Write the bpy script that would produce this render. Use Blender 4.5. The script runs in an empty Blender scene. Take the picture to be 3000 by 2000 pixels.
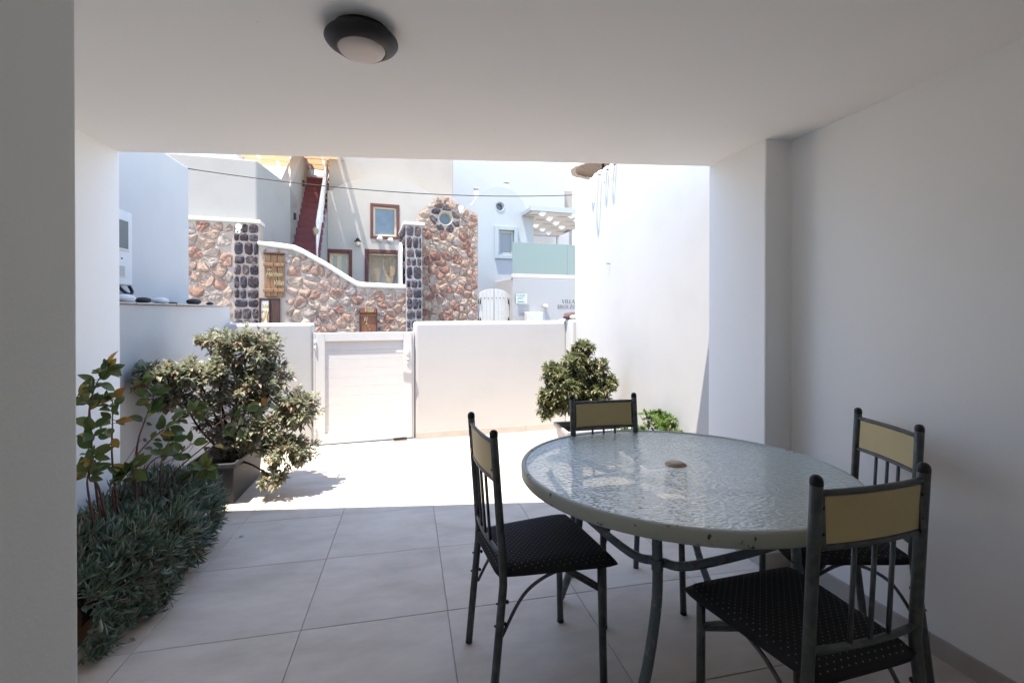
import bpy, bmesh, math, random
from mathutils import Vector, Matrix, noise
R = math.radians
sc = bpy.context.scene
# ------------------------------------------------------------------ camera, sky, sun, exposure
CAMZ, F, CX, CY, PITCH = 1.235, 1333.0, 1500.0, 919.0, 0.005
cam = bpy.data.cameras.new('camera'); camo = bpy.data.objects.new('camera', cam)
sc.collection.objects.link(camo); sc.camera = camo
cam.lens = 16.0; cam.sensor_width = 36.0; cam.shift_y = -81.0/3000.0
cam.clip_start = 0.02; cam.clip_end = 3000
camo.location = (0, 0, CAMZ); camo.rotation_euler = (math.pi/2-PITCH, 0, 0)
SUN = Vector((0.19, 0.225, -1.0)).normalized()
world = bpy.data.worlds.new('World'); sc.world = world; world.use_nodes = True
wn = world.node_tree; bg = wn.nodes['Background']
sky = wn.nodes.new('ShaderNodeTexSky'); sky.sky_type = 'NISHITA'; sky.sun_disc = False
sky.sun_elevation = math.asin(-SUN.z); sky.sun_rotation = math.atan2(-SUN.x, -SUN.y)
sky.air_density = 1.0; sky.dust_density = 0.0; sky.ozone_density = 2.0
wn.links.new(sky.outputs[0], bg.inputs[0]); bg.inputs[1].default_value = 0.115
sl = bpy.data.lights.new('sun', 'SUN'); so = bpy.data.objects.new('sun', sl); sc.collection.objects.link(so)
sl.energy = 2.0; sl.angle = R(0.53); sl.color = (1.0, 0.97, 0.92)
so.rotation_euler = SUN.to_track_quat('-Z', 'Y').to_euler(); so.location = (-2, -2, 12)
vs = sc.view_settings; vs.view_transform = 'Standard'; vs.look = 'None'; vs.exposure = 2.72; vs.gamma = 1.0
vs.use_curve_mapping = False
vs.use_white_balance = True; vs.white_balance_temperature = 7350; vs.white_balance_tint = 12
sc.render.engine = 'CYCLES'
cy = sc.cycles; cy.max_bounces = 10; cy.diffuse_bounces = 7; cy.glossy_bounces = 4; cy.transmission_bounces = 6
cy.transparent_max_bounces = 10; cy.caustics_reflective = False; cy.caustics_refractive = False
cy.use_denoising = True; cy.sample_clamp_indirect = 8.0
random.seed(7)
C = sc.collection

# ------------------------------------------------------------------ pixel and frame helpers
def ray(u, v):
    x = (u-CX)/F; w = (CY-v)/F; c, s = math.cos(PITCH), math.sin(PITCH)
    return Vector((x, c+s*w, -s+c*w))
FS = -0.0397                                   # the patio floor falls towards the gate
def fz(y): return FS*y
def floor_hit(u, v):
    d = ray(u, v); t = -CAMZ/(d.z-FS*d.y)
    return Vector((d.x*t, d.y*t, CAMZ+d.z*t))
TH = R(18.0)
RV = Vector((math.cos(TH), math.sin(TH), 0)); NV = Vector((-math.sin(TH), math.cos(TH), 0))
def on(u, v, D):                               # pixel on the street-parallel plane at distance D -> (a, z)
    d = ray(u, v); t = D/d.dot(NV)
    p = d*t; return (p.dot(RV), CAMZ+p.z)
def A(u, D): return on(u, 912, D)[0]
def Z(u, v, D): return on(u, v, D)[1]
def ST(a, D, z): return RV*a+NV*D+Vector((0, 0, z))
YW = 0.2228
E1 = Vector((math.cos(YW), math.sin(YW), 0)); E2 = Vector((-math.sin(YW), math.cos(YW), 0))

# ------------------------------------------------------------------ mesh builder
class MB:
    def __init__(s): s.v = []; s.f = []; s.smooth = []
    def add(s, vs_, fs_, smooth=False):
        b = len(s.v); s.v += [Vector(p) for p in vs_]
        for f in fs_: s.f.append([b+i for i in f]); s.smooth.append(smooth)
    def box(s, x0, x1, y0, y1, z0, z1, M=None):
        p = [Vector((x, y, z)) for z in (z0, z1) for y in (y0, y1) for x in (x0, x1)]
        if M: p = [M @ q for q in p]
        s.add(p, [(0, 2, 3, 1), (4, 5, 7, 6), (0, 1, 5, 4), (2, 6, 7, 3), (0, 4, 6, 2), (1, 3, 7, 5)])
    def tube(s, pts, r, n=10, cap=True, smooth=True, rs=None):
        pts = [Vector(p) for p in pts]; m = len(pts)
        tang = []
        for i in range(m):
            t = pts[min(i+1, m-1)]-pts[max(i-1, 0)]; tang.append(t.normalized())
        ref = Vector((0, 0, 1)) if abs(tang[0].z) < .9 else Vector((1, 0, 0))
        nrm = (ref-tang[0]*ref.dot(tang[0])).normalized()
        vs_ = []
        for i in range(m):
            nrm = (nrm-tang[i]*nrm.dot(tang[i])).normalized(); bn = tang[i].cross(nrm)
            rr = rs[i] if rs else r
            for k in range(n):
                a = 2*math.pi*k/n; vs_.append(pts[i]+(nrm*math.cos(a)+bn*math.sin(a))*rr)
        fs_ = [(i*n+k, i*n+(k+1) % n, (i+1)*n+(k+1) % n, (i+1)*n+k) for i in range(m-1) for k in range(n)]
        s.add(vs_, fs_, smooth)
        if cap:
            b = len(s.v)-len(vs_)
            s.f.append([b+k for k in reversed(range(n))]); s.smooth.append(False)
            s.f.append([b+(m-1)*n+k for k in range(n)]); s.smooth.append(False)
    def lathe(s, prof, n=32, M=None, ex=1.0):
        vs_ = []
        for r, z in prof:
            for k in range(n):
                a = 2*math.pi*k/n; vs_.append(Vector((r*math.cos(a), r*math.sin(a)*ex, z)))
        if M: vs_ = [M @ q for q in vs_]
        m = len(prof)
        fs_ = [(i*n+k, i*n+(k+1) % n, (i+1)*n+(k+1) % n, (i+1)*n+k) for i in range(m-1) for k in range(n)]
        s.add(vs_, fs_, True)
    def ball(s, c, rx, ry, rz, n=12, m=8, jit=0.0, seed=0):
        rnd = random.Random(seed); c = Vector(c); vs_ = [c+Vector((0, 0, -rz))]
        for j in range(1, m):
            p = math.pi*j/m
            for k in range(n):
                a = 2*math.pi*k/n; q = 1+jit*(rnd.random()-.5)*2
                vs_.append(c+Vector((rx*math.sin(p)*math.cos(a)*q, ry*math.sin(p)*math.sin(a)*q, -rz*math.cos(p)*q)))
        vs_.append(c+Vector((0, 0, rz)))
        fs_ = [(0, 1+(k+1) % n, 1+k) for k in range(n)]
        for j in range(m-2):
            fs_ += [(1+j*n+k, 1+j*n+(k+1) % n, 1+(j+1)*n+(k+1) % n, 1+(j+1)*n+k) for k in range(n)]
        L = len(vs_)-1
        fs_ += [(L, 1+(m-2)*n+k, 1+(m-2)*n+(k+1) % n) for k in range(n)]
        s.add(vs_, fs_, True)
    def xf(s, M):
        s.v = [M @ p for p in s.v]; return s
    def build(s, name, mat, parent=None, bevel=0, seg=2, frame=None):
        """frame: function taking (a, D, z) to world, for things laid out along the street."""
        v = [frame(*p) for p in s.v] if frame else s.v
        me = bpy.data.meshes.new(name)
        o = bpy.data.objects.new(name, me); C.objects.link(o)
        if parent is not None:
            inv = parent_world(parent).inverted(); v = [inv @ p for p in v]; o.parent = parent
        elif frame or any(True for _ in ()):
            pass
        if parent is None:
            xs = [p.x for p in v]; ys = [p.y for p in v]; zs = [p.z for p in v]
            org = Vector(((min(xs)+max(xs))/2, (min(ys)+max(ys))/2, min(zs)))
            v = [p-org for p in v]; o.location = org
        me.from_pydata([tuple(p) for p in v], [], s.f); me.update()
        me.polygons.foreach_set('use_smooth', s.smooth)
        if mat: me.materials.append(mat)
        if bevel:
            m = o.modifiers.new('bevel', 'BEVEL'); m.width = bevel; m.segments = seg; m.limit_method = 'ANGLE'
            m.angle_limit = R(35); m.harden_normals = False
        return o
def parent_world(p):
    M = Matrix.LocRotScale(p.location, p.rotation_euler, p.scale)
    return parent_world(p.parent) @ M if p.parent else M
def tag(o, label, cat, group=None):
    o['label'] = label; o['category'] = cat
    if group: o['group'] = group
    return o
def thing(name, label, cat, loc=(0, 0, 0), rotz=0, group=None):
    o = bpy.data.objects.new(name, None); C.objects.link(o); o.empty_display_size = .1
    o.location = loc; o.rotation_euler = (0, 0, rotz)
    return tag(o, label, cat, group)
def sthing(name, label, cat, a, D, z=0, group=None): return thing(name, label, cat, ST(a, D, z), TH, group)
def copy_tree(o, parent=None):
    c = o.copy(); C.objects.link(c); c.parent = parent
    for ch in o.children: copy_tree(ch, c)
    return c
def prism(poly, d0, d1, holes=()):             # polygon in (a, z) pushed from distance d0 to d1
    bm = bmesh.new()
    def loop(pts):
        vs_ = [bm.verts.new((p[0], d0, p[1])) for p in pts]
        return vs_, [bm.edges.new((vs_[i], vs_[(i+1) % len(vs_)])) for i in range(len(vs_))]
    loops = [loop(poly)]+[loop(h) for h in holes]
    ed = [e for l in loops for e in l[1]]
    if holes: bmesh.ops.triangle_fill(bm, use_beauty=True, use_dissolve=False, edges=ed)
    else: bm.faces.new(loops[0][0])
    bm.verts.index_update(); bm.faces.ensure_lookup_table()
    fr = [[v.index for v in f.verts] for f in bm.faces]
    pv = [v.co.copy() for v in bm.verts]; n = len(pv)
    fs_ = []
    for f in fr:
        nrm = (pv[f[1]]-pv[f[0]]).cross(pv[f[2]]-pv[f[0]])
        if nrm.y > 0: f = f[::-1]
        fs_.append(f); fs_.append([i+n for i in f[::-1]])
    for l, _ in loops:
        idx = [v.index for v in l]
        fs_ += [(idx[i], idx[i]+n, idx[(i+1) % len(idx)]+n, idx[(i+1) % len(idx)]) for i in range(len(idx))]
    bm.free()
    m = MB(); m.add(pv+[Vector((p.x, d1, p.z)) for p in pv], fs_)
    # consistent outward normals
    b2 = bmesh.new(); bv = [b2.verts.new(p) for p in m.v]
    for f in m.f:
        try: b2.faces.new([bv[i] for i in f])
        except ValueError: pass
    bmesh.ops.recalc_face_normals(b2, faces=b2.faces); b2.verts.index_update()
    m.f = [[v.index for v in f.verts] for f in b2.faces]; m.smooth = [False]*len(m.f); b2.free()
    return m
def foot_prism(poly, z0, z1):                  # footprint in world (x, y); z0/z1 numbers or functions of (x, y)
    g0 = z0 if callable(z0) else (lambda x, y: z0); g1 = z1 if callable(z1) else (lambda x, y: z1)
    n = len(poly); area = sum(poly[i][0]*poly[(i+1) % n][1]-poly[(i+1) % n][0]*poly[i][1] for i in range(n))
    if area < 0: poly = poly[::-1]
    m = MB(); m.add([(p[0], p[1], g0(*p)) for p in poly]+[(p[0], p[1], g1(*p)) for p in poly],
                    [list(range(n))[::-1], list(range(n, 2*n))]+[(i, (i+1) % n, (i+1) % n+n, i+n) for i in range(n)])
    return m
def smooth_path(pts, k=6):
    pts = [Vector(p) for p in pts]; out = []
    for i in range(len(pts)-1):
        p0, p1, p2, p3 = pts[max(i-1, 0)], pts[i], pts[i+1], pts[min(i+2, len(pts)-1)]
        for j in range(k):
            t = j/k; out.append(.5*((2*p1)+(p2-p0)*t+(2*p0-5*p1+4*p2-p3)*t*t+(3*p1-p0-3*p2+p3)*t**3))
    return out+[pts[-1]]
def circle(ca, cz, r, n=24, rz=None): return [(ca+r*math.cos(2*math.pi*k/n), cz+(rz or r)*math.sin(2*math.pi*k/n)) for k in range(n)]
def rect(a0, a1, z0, z1): return [(a0, z0), (a1, z0), (a1, z1), (a0, z1)]
def text_mesh(txt, size, shear=0.0, ext=.004, bold=0.0, sx=1.0):
    cu = bpy.data.curves.new('lettering', 'FONT'); cu.body = txt; cu.size = size; cu.shear = shear; cu.extrude = ext
    cu.offset = bold; cu.align_x = 'CENTER'; cu.align_y = 'CENTER'
    o = bpy.data.objects.new('lettering', cu); C.objects.link(o)
    dg = bpy.context.evaluated_depsgraph_get(); me = bpy.data.meshes.new_from_object(o.evaluated_get(dg))
    m = MB(); m.add([Vector((v.co.x*sx, -v.co.z, v.co.y)) for v in me.vertices], [list(p.vertices) for p in me.polygons])
    C.objects.unlink(o); bpy.data.objects.remove(o); bpy.data.meshes.remove(me)
    return m                                   # stands in the x-z plane, facing -y

# ------------------------------------------------------------------ materials
def newmat(name):
    m = bpy.data.materials.new(name); m.use_nodes = True
    nt = m.node_tree; return m, nt, nt.nodes['Principled BSDF']
def N(nt, t, **kw):
    n = nt.nodes.new('ShaderNode'+t)
    for k, v in kw.items(): setattr(n, k, v)
    return n
def L(nt, a, b): nt.links.new(a, b)
def ramp(nt, fac, cols):
    r = N(nt, 'ValToRGB'); e = r.color_ramp.elements
    while len(e) < len(cols): e.new(.5)
    for el, (p, c) in zip(e, cols): el.position = p; el.color = (*c, 1)
    L(nt, fac, r.inputs[0]); return r.outputs[0]
def noise_tex(nt, scale, detail=4, rough=.55, coord='Object', sc3=None):
    tc = N(nt, 'TexCoord'); nz = N(nt, 'TexNoise'); nz.inputs['Scale'].default_value = scale
    nz.inputs['Detail'].default_value = detail; nz.inputs['Roughness'].default_value = rough
    src = tc.outputs[coord]
    if sc3:
        mp = N(nt, 'Mapping'); mp.inputs['Scale'].default_value = sc3; L(nt, src, mp.inputs[0]); src = mp.outputs[0]
    L(nt, src, nz.inputs['Vector']); return nz.outputs[0]
def bump(nt, h, b, strength=.3, dist=.01):
    n = N(nt, 'Bump'); n.inputs['Strength'].default_value = strength; n.inputs['Distance'].default_value = dist
    L(nt, h, n.inputs['Height']); L(nt, n.outputs[0], b.inputs['Normal']); return n
def mul(c, f): return tuple(x*f for x in c)
def plaster(name, col, var=.05, bs=.25, bd=.004, fine=180):
    m, nt, b = newmat(name); b.inputs['Roughness'].default_value = .88; b.inputs['Specular IOR Level'].default_value = .2
    base = ramp(nt, noise_tex(nt, 1.1, 6, .62), [(.25, mul(col, 1-var*2)), (.5, mul(col, 1-var*.4)), (.75, col)])
    tc = N(nt, 'TexCoord'); vo = N(nt, 'TexVoronoi'); vo.inputs['Scale'].default_value = 5.5; L(nt, tc.outputs['Object'], vo.inputs['Vector'])
    sp = N(nt, 'MixRGB', blend_type='MULTIPLY'); sp.inputs[0].default_value = 1; L(nt, base, sp.inputs[1])
    L(nt, ramp(nt, vo.outputs['Distance'], [(.014, (.80, .78, .76)), (.030, (1, 1, 1))]), sp.inputs[2]); L(nt, sp.outputs[0], b.inputs['Base Color'])
    a = noise_tex(nt, fine, 3); c = noise_tex(nt, 3.2, 6, .62)
    ad = N(nt, 'MixRGB'); ad.inputs[0].default_value = .86; L(nt, a, ad.inputs[1]); L(nt, c, ad.inputs[2])
    bump(nt, ad.outputs[0], b, bs, bd); return m
def plain(name, col, rough=.6, metal=0, var=.0, scale=20, bs=0.0, spec=.4):
    m, nt, b = newmat(name); b.inputs['Roughness'].default_value = rough; b.inputs['Metallic'].default_value = metal
    b.inputs['Specular IOR Level'].default_value = spec
    if var: L(nt, ramp(nt, noise_tex(nt, scale, 5, .6), [(.3, mul(col, 1-var)), (.7, mul(col, 1+var*.4))]), b.inputs['Base Color'])
    else: b.inputs['Base Color'].default_value = (*col, 1)
    if bs: bump(nt, noise_tex(nt, scale*4, 4), b, bs, .004)
    return m
WHITE = plaster('white_plaster', (.465, .468, .466), .05)
WALLIN = plaster('porch_plaster', (.875, .878, .872), .02, .35, .004, 120)
ROUGHIN = plaster('rough_grey_plaster', (.70, .715, .69), .05, .5, .006, 160)
CREAM = plaster('cream_plaster', (.355, .32, .28), .05)
CREAM2 = plaster('pale_stucco', (.305, .29, .27), .08)
BLUEW = plaster('bluish_limewash', (.355, .38, .40), .04)
COPING = plaster('coping_paint', (.52, .515, .50), .04, .35, .006, 60)
TRIMBLUE = plaster('blue_grey_trim', (.30, .355, .39), .05)
FACADE = plaster('warm_facade_plaster', (.405, .375, .335), .06)
DULLWHITE = plain('dull_white_paint', (.46, .455, .44), .5, 0, .06, 9)

def tile_mat():
    m, nt, b = newmat('beige_porcelain'); b.inputs['Roughness'].default_value = .42
    oi = N(nt, 'ObjectInfo'); tc = N(nt, 'TexCoord'); ad = N(nt, 'VectorMath', operation='ADD')
    mm = N(nt, 'VectorMath', operation='SCALE'); mm.inputs['Scale'].default_value = 37.0
    cb = N(nt, 'CombineXYZ'); L(nt, oi.outputs['Random'], cb.inputs[0]); L(nt, oi.outputs['Random'], cb.inputs[1])
    L(nt, cb.outputs[0], mm.inputs[0]); L(nt, tc.outputs['Object'], ad.inputs[0]); L(nt, mm.outputs[0], ad.inputs[1])
    mp = N(nt, 'Mapping'); mp.inputs['Scale'].default_value = (1.0, 2.2, 1); L(nt, ad.outputs[0], mp.inputs[0])
    nz = N(nt, 'TexNoise'); nz.inputs['Scale'].default_value = 2.6; nz.inputs['Detail'].default_value = 8; nz.inputs['Roughness'].default_value = .62
    L(nt, mp.outputs[0], nz.inputs['Vector'])
    c = ramp(nt, nz.outputs[0], [(.22, (.43, .355, .295)), (.5, (.565, .48, .405)), (.78, (.67, .585, .505))])
    L(nt, c, b.inputs['Base Color'])
    L(nt, ramp(nt, nz.outputs[0], [(.3, (.55,)*3), (.7, (.72,)*3)]), b.inputs['Roughness']); b.inputs['Specular IOR Level'].default_value = .22
    bump(nt, nz.outputs[0], b, .08, .003); return m
TILE = tile_mat()
GROUT = plain('grout', (.50, .44, .39), .9, 0, .2, 30)
SKIRT = plain('skirting_porcelain', (.42, .39, .36), .5, 0, .12, 5)
EARTH = plain('dry_ground', (.32, .28, .24), .95, 0, .25, 2, .3)

def stone_mat(name, cols, bstr=1.0, bdist=.06, scale=9):
    m, nt, b = newmat(name); b.inputs['Roughness'].default_value = .85; b.inputs['Specular IOR Level'].default_value = .25
    oi = N(nt, 'ObjectInfo')
    base = ramp(nt, oi.outputs['Random'], cols)
    nz = noise_tex(nt, scale, 8, .68); mx = N(nt, 'MixRGB', blend_type='MULTIPLY'); mx.inputs[0].default_value = 1
    L(nt, base, mx.inputs[1]); L(nt, ramp(nt, nz, [(.28, (.66, .62, .60)), (.5, (.92, .89, .87)), (.72, (1.18, 1.12, 1.06))]), mx.inputs[2])
    L(nt, mx.outputs[0], b.inputs['Base Color'])
    n2 = noise_tex(nt, scale*1.8, 9, .72); bump(nt, n2, b, bstr, bdist); return m
RUB = [(0, (.30, .15, .115)), (.12, (.38, .235, .175)), (.26, (.44, .34, .27)), (.4, (.36, .31, .28)), (.52, (.40, .245, .185)),
       (.64, (.46, .375, .295)), (.76, (.27, .145, .115)), (.88, (.41, .355, .315)), (1, (.43, .30, .225))]
RUBBLE = stone_mat('red_brown_rubble', RUB)
BASALT = stone_mat('dark_basalt', [(0, (.055, .048, .062)), (.35, (.085, .075, .09)), (.6, (.07, .05, .055)), (.8, (.11, .10, .11)), (1, (.16, .11, .10))], .9, .03, 11)
MORTAR = plaster('pinkish_mortar', (.385, .315, .265), .12, .6, .02, 40)
MORTARD = plaster('grey_mortar', (.38, .355, .335), .12, .6, .02, 40)
REDTRIM = plain('oxblood_trim', (.125, .045, .045), .8, 0, .35, 14, .4)
STEPRED = plain('red_oxide_paint', (.16, .04, .045), .7, 0, .2, 8, .2)
GLASSD = plain('dark_window_glass', (.03, .04, .045), .08, 0, spec=.8)
GLASSB = plain('curtained_glass', (.10, .135, .17), .12, 0, .25, 6, spec=.7)
CREAMWOOD = plain('cream_painted_wood', (.60, .49, .33), .5, 0, .1, 10)
GREYWOOD = plain('grey_beige_wood', (.36, .34, .30), .55, 0, .1, 10)
WHITEMETAL = plain('white_powder_coat', (.60, .60, .595), .4, 0, .03, 8)
WHITEPLASTIC = plain('white_plastic', (.78, .78, .76), .4)
GREYPLASTIC = plain('pale_grey_plastic', (.55, .57, .58), .45, 0, .06, 8)
DARKPOT = plain('anthracite_plastic', (.03, .034, .04), .6, 0, .15, 10)
GREYPOT = plain('grey_plastic', (.34, .35, .365), .5, 0, .12, 10)
TERRA = plain('brown_terracotta', (.22, .11, .055), .8, 0, .25, 12, .2)
SOIL = plain('dark_soil', (.05, .032, .022), 1, 0, .5, 60, .8)
BLACK = plain('black_plastic', (.012, .012, .014), .45)
IRON = plain('black_iron', (.02, .02, .022), .5, .4)
RAILW = plain('white_railing_paint', (.72, .70, .69), .45, 0, .05, 12)
STRAWM = plain('dry_reed', (.40, .30, .19), .85, 0, .4, 30, .5)
BARK = plain('brown_bark', (.10, .062, .042), .9, 0, .4, 40, .5)
TWIGRED = plain('reddish_twig', (.15, .065, .05), .8, 0, .3, 40)
PEBBLEK = plain('black_pebble', (.03, .027, .027), .7, 0, .3, 25, .3)
PEBBLEW = plain('white_pebble', (.66, .65, .62), .8, 0, .1, 18, .3)
LAVA = plain('porous_brown_lava', (.12, .075, .07), .95, 0, .5, 35, 1.0)
MARBLE = plain('pale_rough_stone', (.72, .62, .52), .9, 0, .15, 14, .8)
GOLD = plain('gold_lettering', (.55, .35, .10), .35, .5)
BEIGELET = plain('tan_lettering', (.34, .26, .14), .6)
BLACKLET = plain('black_lettering', (.02, .02, .022), .5)
ALU = plain('grey_aluminium', (.34, .36, .39), .4, .3)
BEAMBEIGE = plain('beige_channel', (.45, .40, .37), .5, 0, .05, 6)

def wood_mat(name, c0, c1, c2):
    m, nt, b = newmat(name); b.inputs['Roughness'].default_value = .75
    nz = noise_tex(nt, 14, 8, .65, sc3=(4, 4, .35))
    L(nt, ramp(nt, nz, [(.25, c0), (.5, c1), (.75, c2)]), b.inputs['Base Color']); bump(nt, nz, b, .5, .01); return m
OLDWOOD = wood_mat('weathered_orange_wood', (.06, .025, .012), (.20, .10, .045), (.32, .19, .10))
BROWNWOOD = wood_mat('stained_brown_wood', (.07, .022, .010), (.17, .06, .028), (.25, .10, .045))
DARKWOOD = wood_mat('dark_brown_wood', (.02, .008, .006), (.05, .018, .012), (.08, .03, .02))
def fabric(name, col, tr=.35):
    m, nt, b = newmat(name); b.inputs['Roughness'].default_value = .9
    t = N(nt, 'BsdfTranslucent'); t.inputs[0].default_value = (*col, 1); b.inputs['Base Color'].default_value = (*col, 1)
    mx = N(nt, 'MixShader'); mx.inputs[0].default_value = tr; L(nt, b.outputs[0], mx.inputs[1]); L(nt, t.outputs[0], mx.inputs[2])
    L(nt, mx.outputs[0], nt.nodes['Material Output'].inputs[0]); return m
AWNO = fabric('orange_canvas', (.50, .31, .17), .5)
AWNB = fabric('beige_canvas', (.36, .335, .305), .2)
FROST = fabric('frosted_green_glass', (.27, .345, .33), .35)
FROST.node_tree.nodes['Principled BSDF'].inputs['Roughness'].default_value = .25
PLAQUE = plain('pale_green_plaque', (.40, .50, .50), .2)

def chair_metal():
    m, nt, b = newmat('dark_grey_green_tube'); b.inputs['Metallic'].default_value = .35
    nz = noise_tex(nt, 30, 6, .65)
    L(nt, ramp(nt, nz, [(.3, (.045, .054, .054)), (.55, (.078, .092, .093)), (.8, (.13, .148, .148))]), b.inputs['Base Color'])
    L(nt, ramp(nt, nz, [(.3, (.35,)*3), (.7, (.52,)*3)]), b.inputs['Roughness']); bump(nt, noise_tex(nt, 160, 3), b, .08, .001); return m
TUBE = chair_metal()
def chipped(name, base, under, rust, lo, hi, scale, topbias=0.0):
    m, nt, b = newmat(name); b.inputs['Roughness'].default_value = .5
    nz = noise_tex(nt, scale, 9, .7); n2 = noise_tex(nt, scale*.6, 4)
    fac = ramp(nt, nz, [(lo, (0, 0, 0)), (hi, (1, 1, 1))])
    mx = N(nt, 'MixRGB'); L(nt, fac, mx.inputs[0]); mx.inputs[1].default_value = (*base, 1)
    u = ramp(nt, n2, [(.42, under), (.6, rust)]); L(nt, u, mx.inputs[2]); L(nt, mx.outputs[0], b.inputs['Base Color'])
    inv = N(nt, 'Math', operation='MULTIPLY'); inv.inputs[1].default_value = -1; L(nt, fac, inv.inputs[0])
    bump(nt, inv.outputs[0], b, .4, .002); return m
RIM = chipped('chipped_sage_paint', (.38, .415, .365), (.05, .055, .05), (.20, .075, .03), .60, .63, 26)
TLEG = chipped('worn_blue_grey_tube', (.085, .125, .145), (.26, .29, .27), (.14, .065, .03), .53, .62, 34)
RUST = plain('rust', (.13, .05, .025), .9, 0, .5, 40, .5)
def seat_mat():
    m, nt, b = newmat('black_dotted_fabric'); b.inputs['Roughness'].default_value = .92; b.inputs['Specular IOR Level'].default_value = .2
    tc = N(nt, 'TexCoord'); mp = N(nt, 'Mapping'); mp.inputs['Rotation'].default_value = (0, 0, R(45)); s = 1/.0155
    mp.inputs['Scale'].default_value = (s, s, 0); L(nt, tc.outputs['Object'], mp.inputs[0])
    fr = N(nt, 'VectorMath', operation='FRACTION'); L(nt, mp.outputs[0], fr.inputs[0])
    sb = N(nt, 'VectorMath', operation='SUBTRACT'); sb.inputs[1].default_value = (.5, .5, 0); L(nt, fr.outputs[0], sb.inputs[0])
    ln = N(nt, 'VectorMath', operation='LENGTH'); L(nt, sb.outputs[0], ln.inputs[0])
    cmp = N(nt, 'Math', operation='LESS_THAN'); cmp.inputs[1].default_value = .10; L(nt, ln.outputs['Value'], cmp.inputs[0])
    mx = N(nt, 'MixRGB'); gn = N(nt, 'NewGeometry'); sx = N(nt, 'SeparateXYZ'); L(nt, gn.outputs['Normal'], sx.inputs[0]); gt = N(nt, 'Math', operation='GREATER_THAN'); gt.inputs[1].default_value = .55; L(nt, sx.outputs[2], gt.inputs[0])
    mk = N(nt, 'Math', operation='MULTIPLY'); L(nt, cmp.outputs[0], mk.inputs[0]); L(nt, gt.outputs[0], mk.inputs[1]); L(nt, mk.outputs[0], mx.inputs[0]); mx.inputs[1].default_value = (.028, .028, .031, 1); mx.inputs[2].default_value = (.26, .25, .23, 1)
    L(nt, mx.outputs[0], b.inputs['Base Color']); bump(nt, noise_tex(nt, 500, 2), b, .3, .001); return m
SEAT = seat_mat()
PANEL = plain('cream_laminate', (.52, .42, .215), .5, 0, .06, 8)
def hammered():
    m, nt, b = newmat('hammered_glass')
    nt.nodes.remove(b); out = nt.nodes['Material Output']
    tc = N(nt, 'TexCoord'); mp = N(nt, 'Mapping'); mp.inputs['Scale'].default_value = (1, 1.9, 1); mp.inputs['Rotation'].default_value = (0, 0, R(12))
    L(nt, tc.outputs['Object'], mp.inputs[0])
    vo = N(nt, 'TexVoronoi'); vo.inputs['Scale'].default_value = 62; vo.feature = 'SMOOTH_F1'; L(nt, mp.outputs[0], vo.inputs['Vector'])
    bp = N(nt, 'Bump'); bp.inputs['Strength'].default_value = 1.0; bp.inputs['Distance'].default_value = .0045; L(nt, vo.outputs['Distance'], bp.inputs['Height'])
    tr = N(nt, 'BsdfTransparent'); tr.inputs[0].default_value = (.80, .87, .86, 1)
    di = N(nt, 'BsdfTranslucent'); di.inputs[0].default_value = (.84, .95, .91, 1); L(nt, bp.outputs[0], di.inputs['Normal'])
    df = N(nt, 'BsdfDiffuse'); df.inputs[0].default_value = (.82, .94, .90, 1); L(nt, bp.outputs[0], df.inputs['Normal'])
    gl = N(nt, 'BsdfGlossy'); gl.inputs['Roughness'].default_value = .05; gl.inputs[0].default_value = (.96, .98, 1, 1); L(nt, bp.outputs[0], gl.inputs['Normal'])
    m1 = N(nt, 'MixShader'); m1.inputs[0].default_value = .5; L(nt, di.outputs[0], m1.inputs[1]); L(nt, df.outputs[0], m1.inputs[2])
    m2 = N(nt, 'MixShader'); m2.inputs[0].default_value = .86; L(nt, tr.outputs[0], m2.inputs[1]); L(nt, m1.outputs[0], m2.inputs[2])
    fn = N(nt, 'Fresnel'); fn.inputs['IOR'].default_value = 2.5; L(nt, bp.outputs[0], fn.inputs['Normal'])
    m3 = N(nt, 'MixShader'); L(nt, fn.outputs[0], m3.inputs[0]); L(nt, m2.outputs[0], m3.inputs[1]); L(nt, gl.outputs[0], m3.inputs[2])
    L(nt, m3.outputs[0], out.inputs[0]); return m
HAMMER = hammered()
def leaf_mat(name, cols, tr=.3, rough=.5):
    m, nt, b = newmat(name); b.inputs['Roughness'].default_value = rough; b.inputs['Specular IOR Level'].default_value = .35
    g = N(nt, 'NewGeometry'); oi = N(nt, 'ObjectInfo'); ad = N(nt, 'Math', operation='ADD'); fr = N(nt, 'Math', operation='FRACT')
    L(nt, g.outputs['Random Per Island'], ad.inputs[0]); L(nt, oi.outputs['Random'], ad.inputs[1]); L(nt, ad.outputs[0], fr.inputs[0])
    c = ramp(nt, fr.outputs[0], cols); L(nt, c, b.inputs['Base Color'])
    t = N(nt, 'BsdfTranslucent'); L(nt, c, t.inputs[0])
    mx = N(nt, 'MixShader'); mx.inputs[0].default_value = tr; L(nt, b.outputs[0], mx.inputs[1]); L(nt, t.outputs[0], mx.inputs[2])
    L(nt, mx.outputs[0], nt.nodes['Material Output'].inputs[0]); return m
OLIVE = leaf_mat('grey_green_leaf', [(0, (.15, .175, .11)), (.3, (.25, .275, .185)), (.6, (.33, .355, .25)), (.82, (.17, .20, .12)), (1, (.43, .445, .34))], .4, .38)
OLIVE2 = leaf_mat('olive_green_leaf', [(0, (.10, .12, .055)), (.3, (.16, .185, .085)), (.6, (.22, .24, .12)), (.85, (.13, .155, .07)), (1, (.45, .47, .30))], .45, .38)
DRYLEAF = leaf_mat('dry_brown_leaf', [(0, (.16, .11, .065)), (.5, (.36, .28, .19)), (1, (.26, .18, .11))], .3)
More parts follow.
